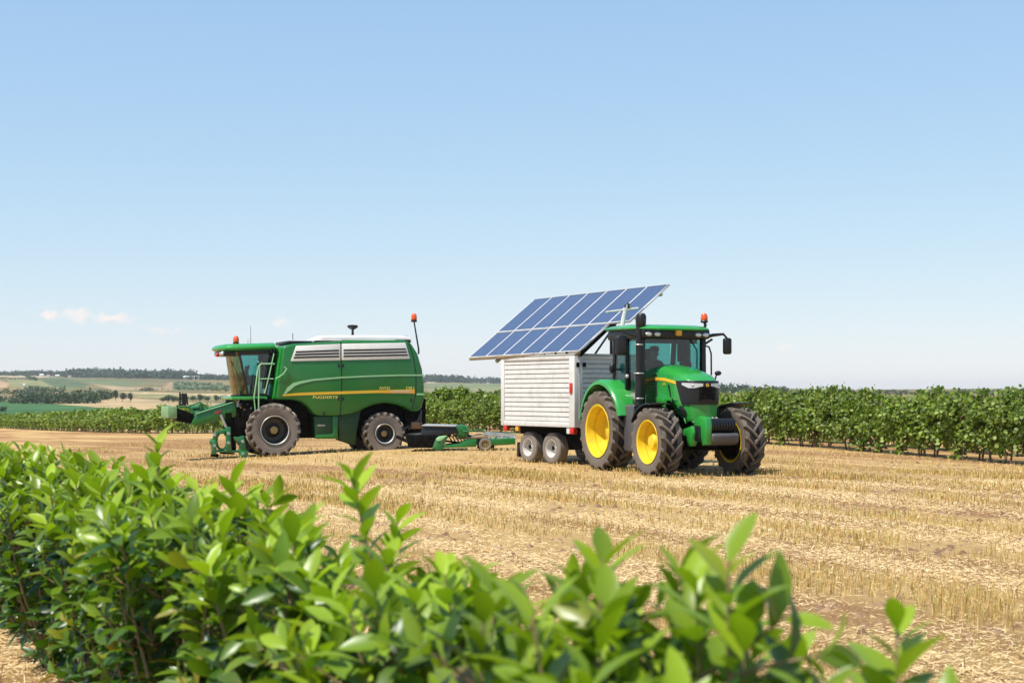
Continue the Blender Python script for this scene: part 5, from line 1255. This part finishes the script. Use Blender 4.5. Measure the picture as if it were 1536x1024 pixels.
    MB().bb(wx[0] - .6, wx[0] - .5, .2, .5, .12, .5).build('mud_flap', M['black'], r, .01)
    MB().beam((L - .3, Wd / 2 - .3, .62), (L + 1.0, Wd / 2, .62), .10, .12).beam((L - .3, Wd / 2 + .3, .62), (L + 1.0, Wd / 2, .62), .10, .12).build('drawbar', M['dark'], r, .01)
    MB().bb(L + .2, L + .3, Wd / 2 - .06, Wd / 2 + .06, .05, .75).build('parking_jack', M['dark'], r, .01)
    return fr, L, Wd, zt
TFR = trailer()

def solar():
    fr, L, Wd, zt = TFR
    k = 1.1 * 36
    A = world_at(703, 537, k); B_ = world_at(868, 527, k * .90003); D = world_at(801, 449, k * 1.03667)
    e1 = B_ - A; e2 = D - A; L1 = e1.length; L2 = e2.length; e1.normalize(); e2.normalize(); nn = e1.cross(e2).normalized()
    if nn.y > 0: nn = -nn
    o = fr.W(L * .5, Wd * .5); base = Vector((o.x, o.y, zt + .05))
    r = empty('solar_array', base, 0, 'tilted array of blue solar panels in white frames mounted over the white trailer', 'solar array')
    Mx = Matrix((e1, e2, nn)).transposed()
    P = lambda a, b, c=0: A + e1 * a + e2 * b + nn * c - base
    cell, nt, b = new_mat('solar_cells')
    tc = nd(nt, 'ShaderNodeTexCoord').outputs['Object']
    br = nd(nt, 'ShaderNodeTexBrick'); br.offset = 0; br.inputs['Scale'].default_value = 1; br.inputs['Mortar Size'].default_value = .003; br.inputs['Brick Width'].default_value = .125; br.inputs['Row Height'].default_value = .125
    br.inputs['Color1'].default_value = (.036, .058, .122, 1); br.inputs['Color2'].default_value = (.044, .067, .135, 1); br.inputs['Mortar'].default_value = (.15, .19, .29, 1)
    nt.links.new(tc, br.inputs['Vector']); nt.links.new(br.outputs['Color'], b.inputs['Base Color'])
    b.inputs['Roughness'].default_value = .32; b.inputs['Coat Weight'].default_value = .45; b.inputs['Coat Roughness'].default_value = .12
    mid = .42; cw = L1 / 6
    def panel(c, v0, v1):
        w = cw; h = (v1 - v0) * L2
        m = MB().bb(.02, w - .02, .02, h - .02, -.03, .012)
        g = m.build('solar_panel', cell, r, 0); g.matrix_local = Matrix.Translation(P(c * cw, v0 * L2)) @ Mx.to_4x4()
        fw = .026
        f = MB().bb(0, w - .002, 0, fw, -.035, .020).bb(0, w - .002, h - fw - .002, h - .002, -.035, .020).bb(0, fw, fw, h - fw - .002, -.035, .020).bb(w - fw - .002, w - .002, fw, h - fw - .002, -.035, .020)
        f.build('panel_frame', M['white'], g, .004)
    for c in range(6): panel(c, 0, mid)
    for c in range(7): panel(c, mid + .004, 1.0)
    # purlins and rafters under the panels
    for v, e in ((.12, 0), (.34, 0), (.55, 1), (.9, 1)): MB().beam(P(.05, v * L2, -.09), P(L1 - .05 + cw * e, v * L2, -.09), .07, .10, nn).build('purlin', M['lgray'], r, .008)
    MB().beam(P(L1 - .035, 0, -.09), P(L1 - .035, L2 * .60, -.09), .07, .12, nn).build('edge_beam', M['dark'], r, .01)
    for c in (1.4, 3.6): MB().beam(P(c * cw, .02, -.18), P(c * cw, L2 * .97, -.18), .07, .09, nn).build('rafter', M['lgray'], r, .008)
    MB().beam(P(-.02, .02, -.06), P(L1, .02, -.06), .04, .05, nn).build('eaves_beam', M['eave'], r, .008)
    def roof_at(px, py, xl): # a foot on the trailer roof
        return None
    inv = lambda x, y, z: Vector((*fr.W(x, y), z)) - base
    ztop = zt + .05
    for xx in (.25, L - .55):
        for yy, v in ((.12, .06), (1.55, .72)):
            a = inv(xx, yy, ztop)
            # meet the plane above the foot
            w = a + base; t = (A - w).dot(nn) / nn.z
            b2 = Vector((a.x, a.y, a.z + t - .12 / abs(nn.z)))
            if b2.z > a.z + .02: MB().beam(a, b2, .07, .07, (0, 1, 0)).build('support_leg', M['gray'], r, .008)
    s0 = inv(L - .1, .7, ztop); s1 = P(L1 - .03, L2 * .58, -.12)
    MB().tube([s0, s1], .028, 8).build('tilt_strut', M['gray'], r)
    kn = s0 + (s1 - s0) * .72
    MB().ball(kn, .09, 10, 8).build('strut_joint', M['dark'], r)
    MB().beam(kn, kn + Vector((.32, -.1, -.06)), .05, .03).build('strut_handle', M['lgray'], r, .006)
    for x in np.linspace(.1, L - .3, 7): MB().bb(-.07, .07, -.05, .05, 0, .045).build('mount_clamp', M['dark'], r, .01).location = inv(x, .03, ztop)
solar()
# ================================================================== light, sky, air, camera
sun_dir = Vector((-.78, -.626, 0)).normalized(); EL = R(60)
sd = Vector((sun_dir.x * math.cos(EL), sun_dir.y * math.cos(EL), math.sin(EL)))
w = bpy.data.worlds.new('World'); sc.world = w; w.use_nodes = True
nt = w.node_tree; bg = nt.nodes['Background']
sky = nd(nt, 'ShaderNodeTexSky', sky_type='NISHITA'); sky.sun_disc = False; sky.sun_elevation = EL; sky.sun_rotation = math.atan2(sd.x, sd.y)
sky.altitude = 0; sky.air_density = 1.0; sky.dust_density = 0.05; sky.ozone_density = 3
tcn = nd(nt, 'ShaderNodeTexCoord').outputs['Generated']
sp = nd(nt, 'ShaderNodeSeparateColor'); nt.links.new(sky.outputs[0], sp.inputs[0]); cb = nd(nt, 'ShaderNodeCombineColor')
for i, (g_, k_) in enumerate(((.63, 1.22), (.48, 1.68), (.27, 2.74))):      # a paler, hazier summer sky than the clear-air model
    pw = nd(nt, 'ShaderNodeMath', operation='POWER'); pw.inputs[1].default_value = g_; nt.links.new(sp.outputs[i], pw.inputs[0])
    ml = nd(nt, 'ShaderNodeMath', operation='MULTIPLY'); ml.inputs[1].default_value = k_; nt.links.new(pw.outputs[0], ml.inputs[0]); nt.links.new(ml.outputs[0], cb.inputs[i])
colr = cb.outputs[0]
# a few small fair-weather clouds low over the hills
def vm(op, a, b=None):
    n = nd(nt, 'ShaderNodeVectorMath', operation=op)
    for i, v in enumerate((a, b)):
        if v is None: continue
        if isinstance(v, (tuple, Vector)): n.inputs[i].default_value = tuple(v)
        else: nt.links.new(v, n.inputs[i])
    return n
nv = noise(nt, 90, 5, .65, tcn)
wob = vm('SUBTRACT', nv.outputs['Color'], (.5, .5, .5)); wob = vm('MULTIPLY', wob.outputs[0], (.016, .016, .016))
dirv = vm('ADD', tcn, wob.outputs[0])
acc = None
for px, py, rx, ry, st in ((72, 471, 17, 10, 1), (112, 473, 24, 10, .75), (166, 478, 32, 8, .9), (238, 493, 18, 6, .4), (266, 496, 12, 5, .35), (418, 486.5, 18, 6, .65), (1175, 520, 18, 6, .5)):
    d = Vector(((px - CX) / F, 1, (HY - py) / F)); ln = d.length; d.normalize()
    s = vm('SUBTRACT', dirv.outputs[0], d)
    k = vm('MULTIPLY', s.outputs[0], (F / rx * 1.0, 6, F / ry * 1.0))
    le = vm('LENGTH', k.outputs[0])
    mr = nd(nt, 'ShaderNodeMapRange', interpolation_type='SMOOTHSTEP'); mr.inputs[1].default_value = 1.2; mr.inputs[2].default_value = .05; mr.inputs[3].default_value = 0; mr.inputs[4].default_value = st
    nt.links.new(le.outputs['Value'], mr.inputs[0])
    if acc is None: acc = mr.outputs[0]
    else:
        mx = nd(nt, 'ShaderNodeMath', operation='MAXIMUM'); nt.links.new(acc, mx.inputs[0]); nt.links.new(mr.outputs[0], mx.inputs[1]); acc = mx.outputs[0]
cl = mix(nt, acc, colr, (5.1, 4.6, 4.35))
nt.links.new(cl, bg.inputs['Color']); bg.inputs['Strength'].default_value = .15
sun = bpy.data.lights.new('sun', 'SUN'); sun.energy = 4.4; sun.angle = R(.53); sun.color = (1, .955, .88)
so = bpy.data.objects.new('sun', sun); link(so); so.rotation_euler = sd.to_track_quat('Z', 'Y').to_euler(); so.location = (0, 0, 60)

def haze(density):
    m = bpy.data.materials.new('valley_air'); m.use_nodes = True; nt = m.node_tree
    nt.nodes.remove(nt.nodes['Principled BSDF']); v = nd(nt, 'ShaderNodeVolumePrincipled'); v.inputs['Color'].default_value = (.95, .98, 1, 1); v.inputs['Density'].default_value = density
    v.inputs['Anisotropy'].default_value = .1
    nt.links.new(v.outputs[0], nt.nodes['Material Output'].inputs['Volume'])
    o = MB().bb(-9000, 9000, -9000, 9000, ZLOW - 1.0, ZHIGH).build('haze', m, None, 0, smooth=0); tag(o, 'thin summer haze over the valley', 'haze', kind='stuff')
zs = [v.co.z for v in bpy.data.objects['ground'].data.vertices]; ZLOW = min(zs); ZHIGH = max(zs) + 24
HAZE = True
if HAZE: haze(.00009)

cd = bpy.data.cameras.new('camera'); co = bpy.data.objects.new('camera', cd); link(co)
co.location = (0, 0, EYE); co.rotation_euler = (R(90), 0, 0)
cd.sensor_width = 36; cd.lens = 36 * F / 1536; cd.shift_y = (HY - 512) / 1536; cd.clip_end = 30000; cd.clip_start = .05
cd.dof.use_dof = True; cd.dof.focus_distance = 33; cd.dof.aperture_fstop = 3.8; cd.dof.aperture_blades = 0
sc.camera = co
vs = sc.view_settings; vs.view_transform = 'Standard'; vs.look = 'None'; vs.exposure = .45; vs.gamma = 1; vs.use_curve_mapping = False
sc.cycles.use_denoising = True
sc.cycles.max_bounces = 8; sc.cycles.transparent_max_bounces = 16
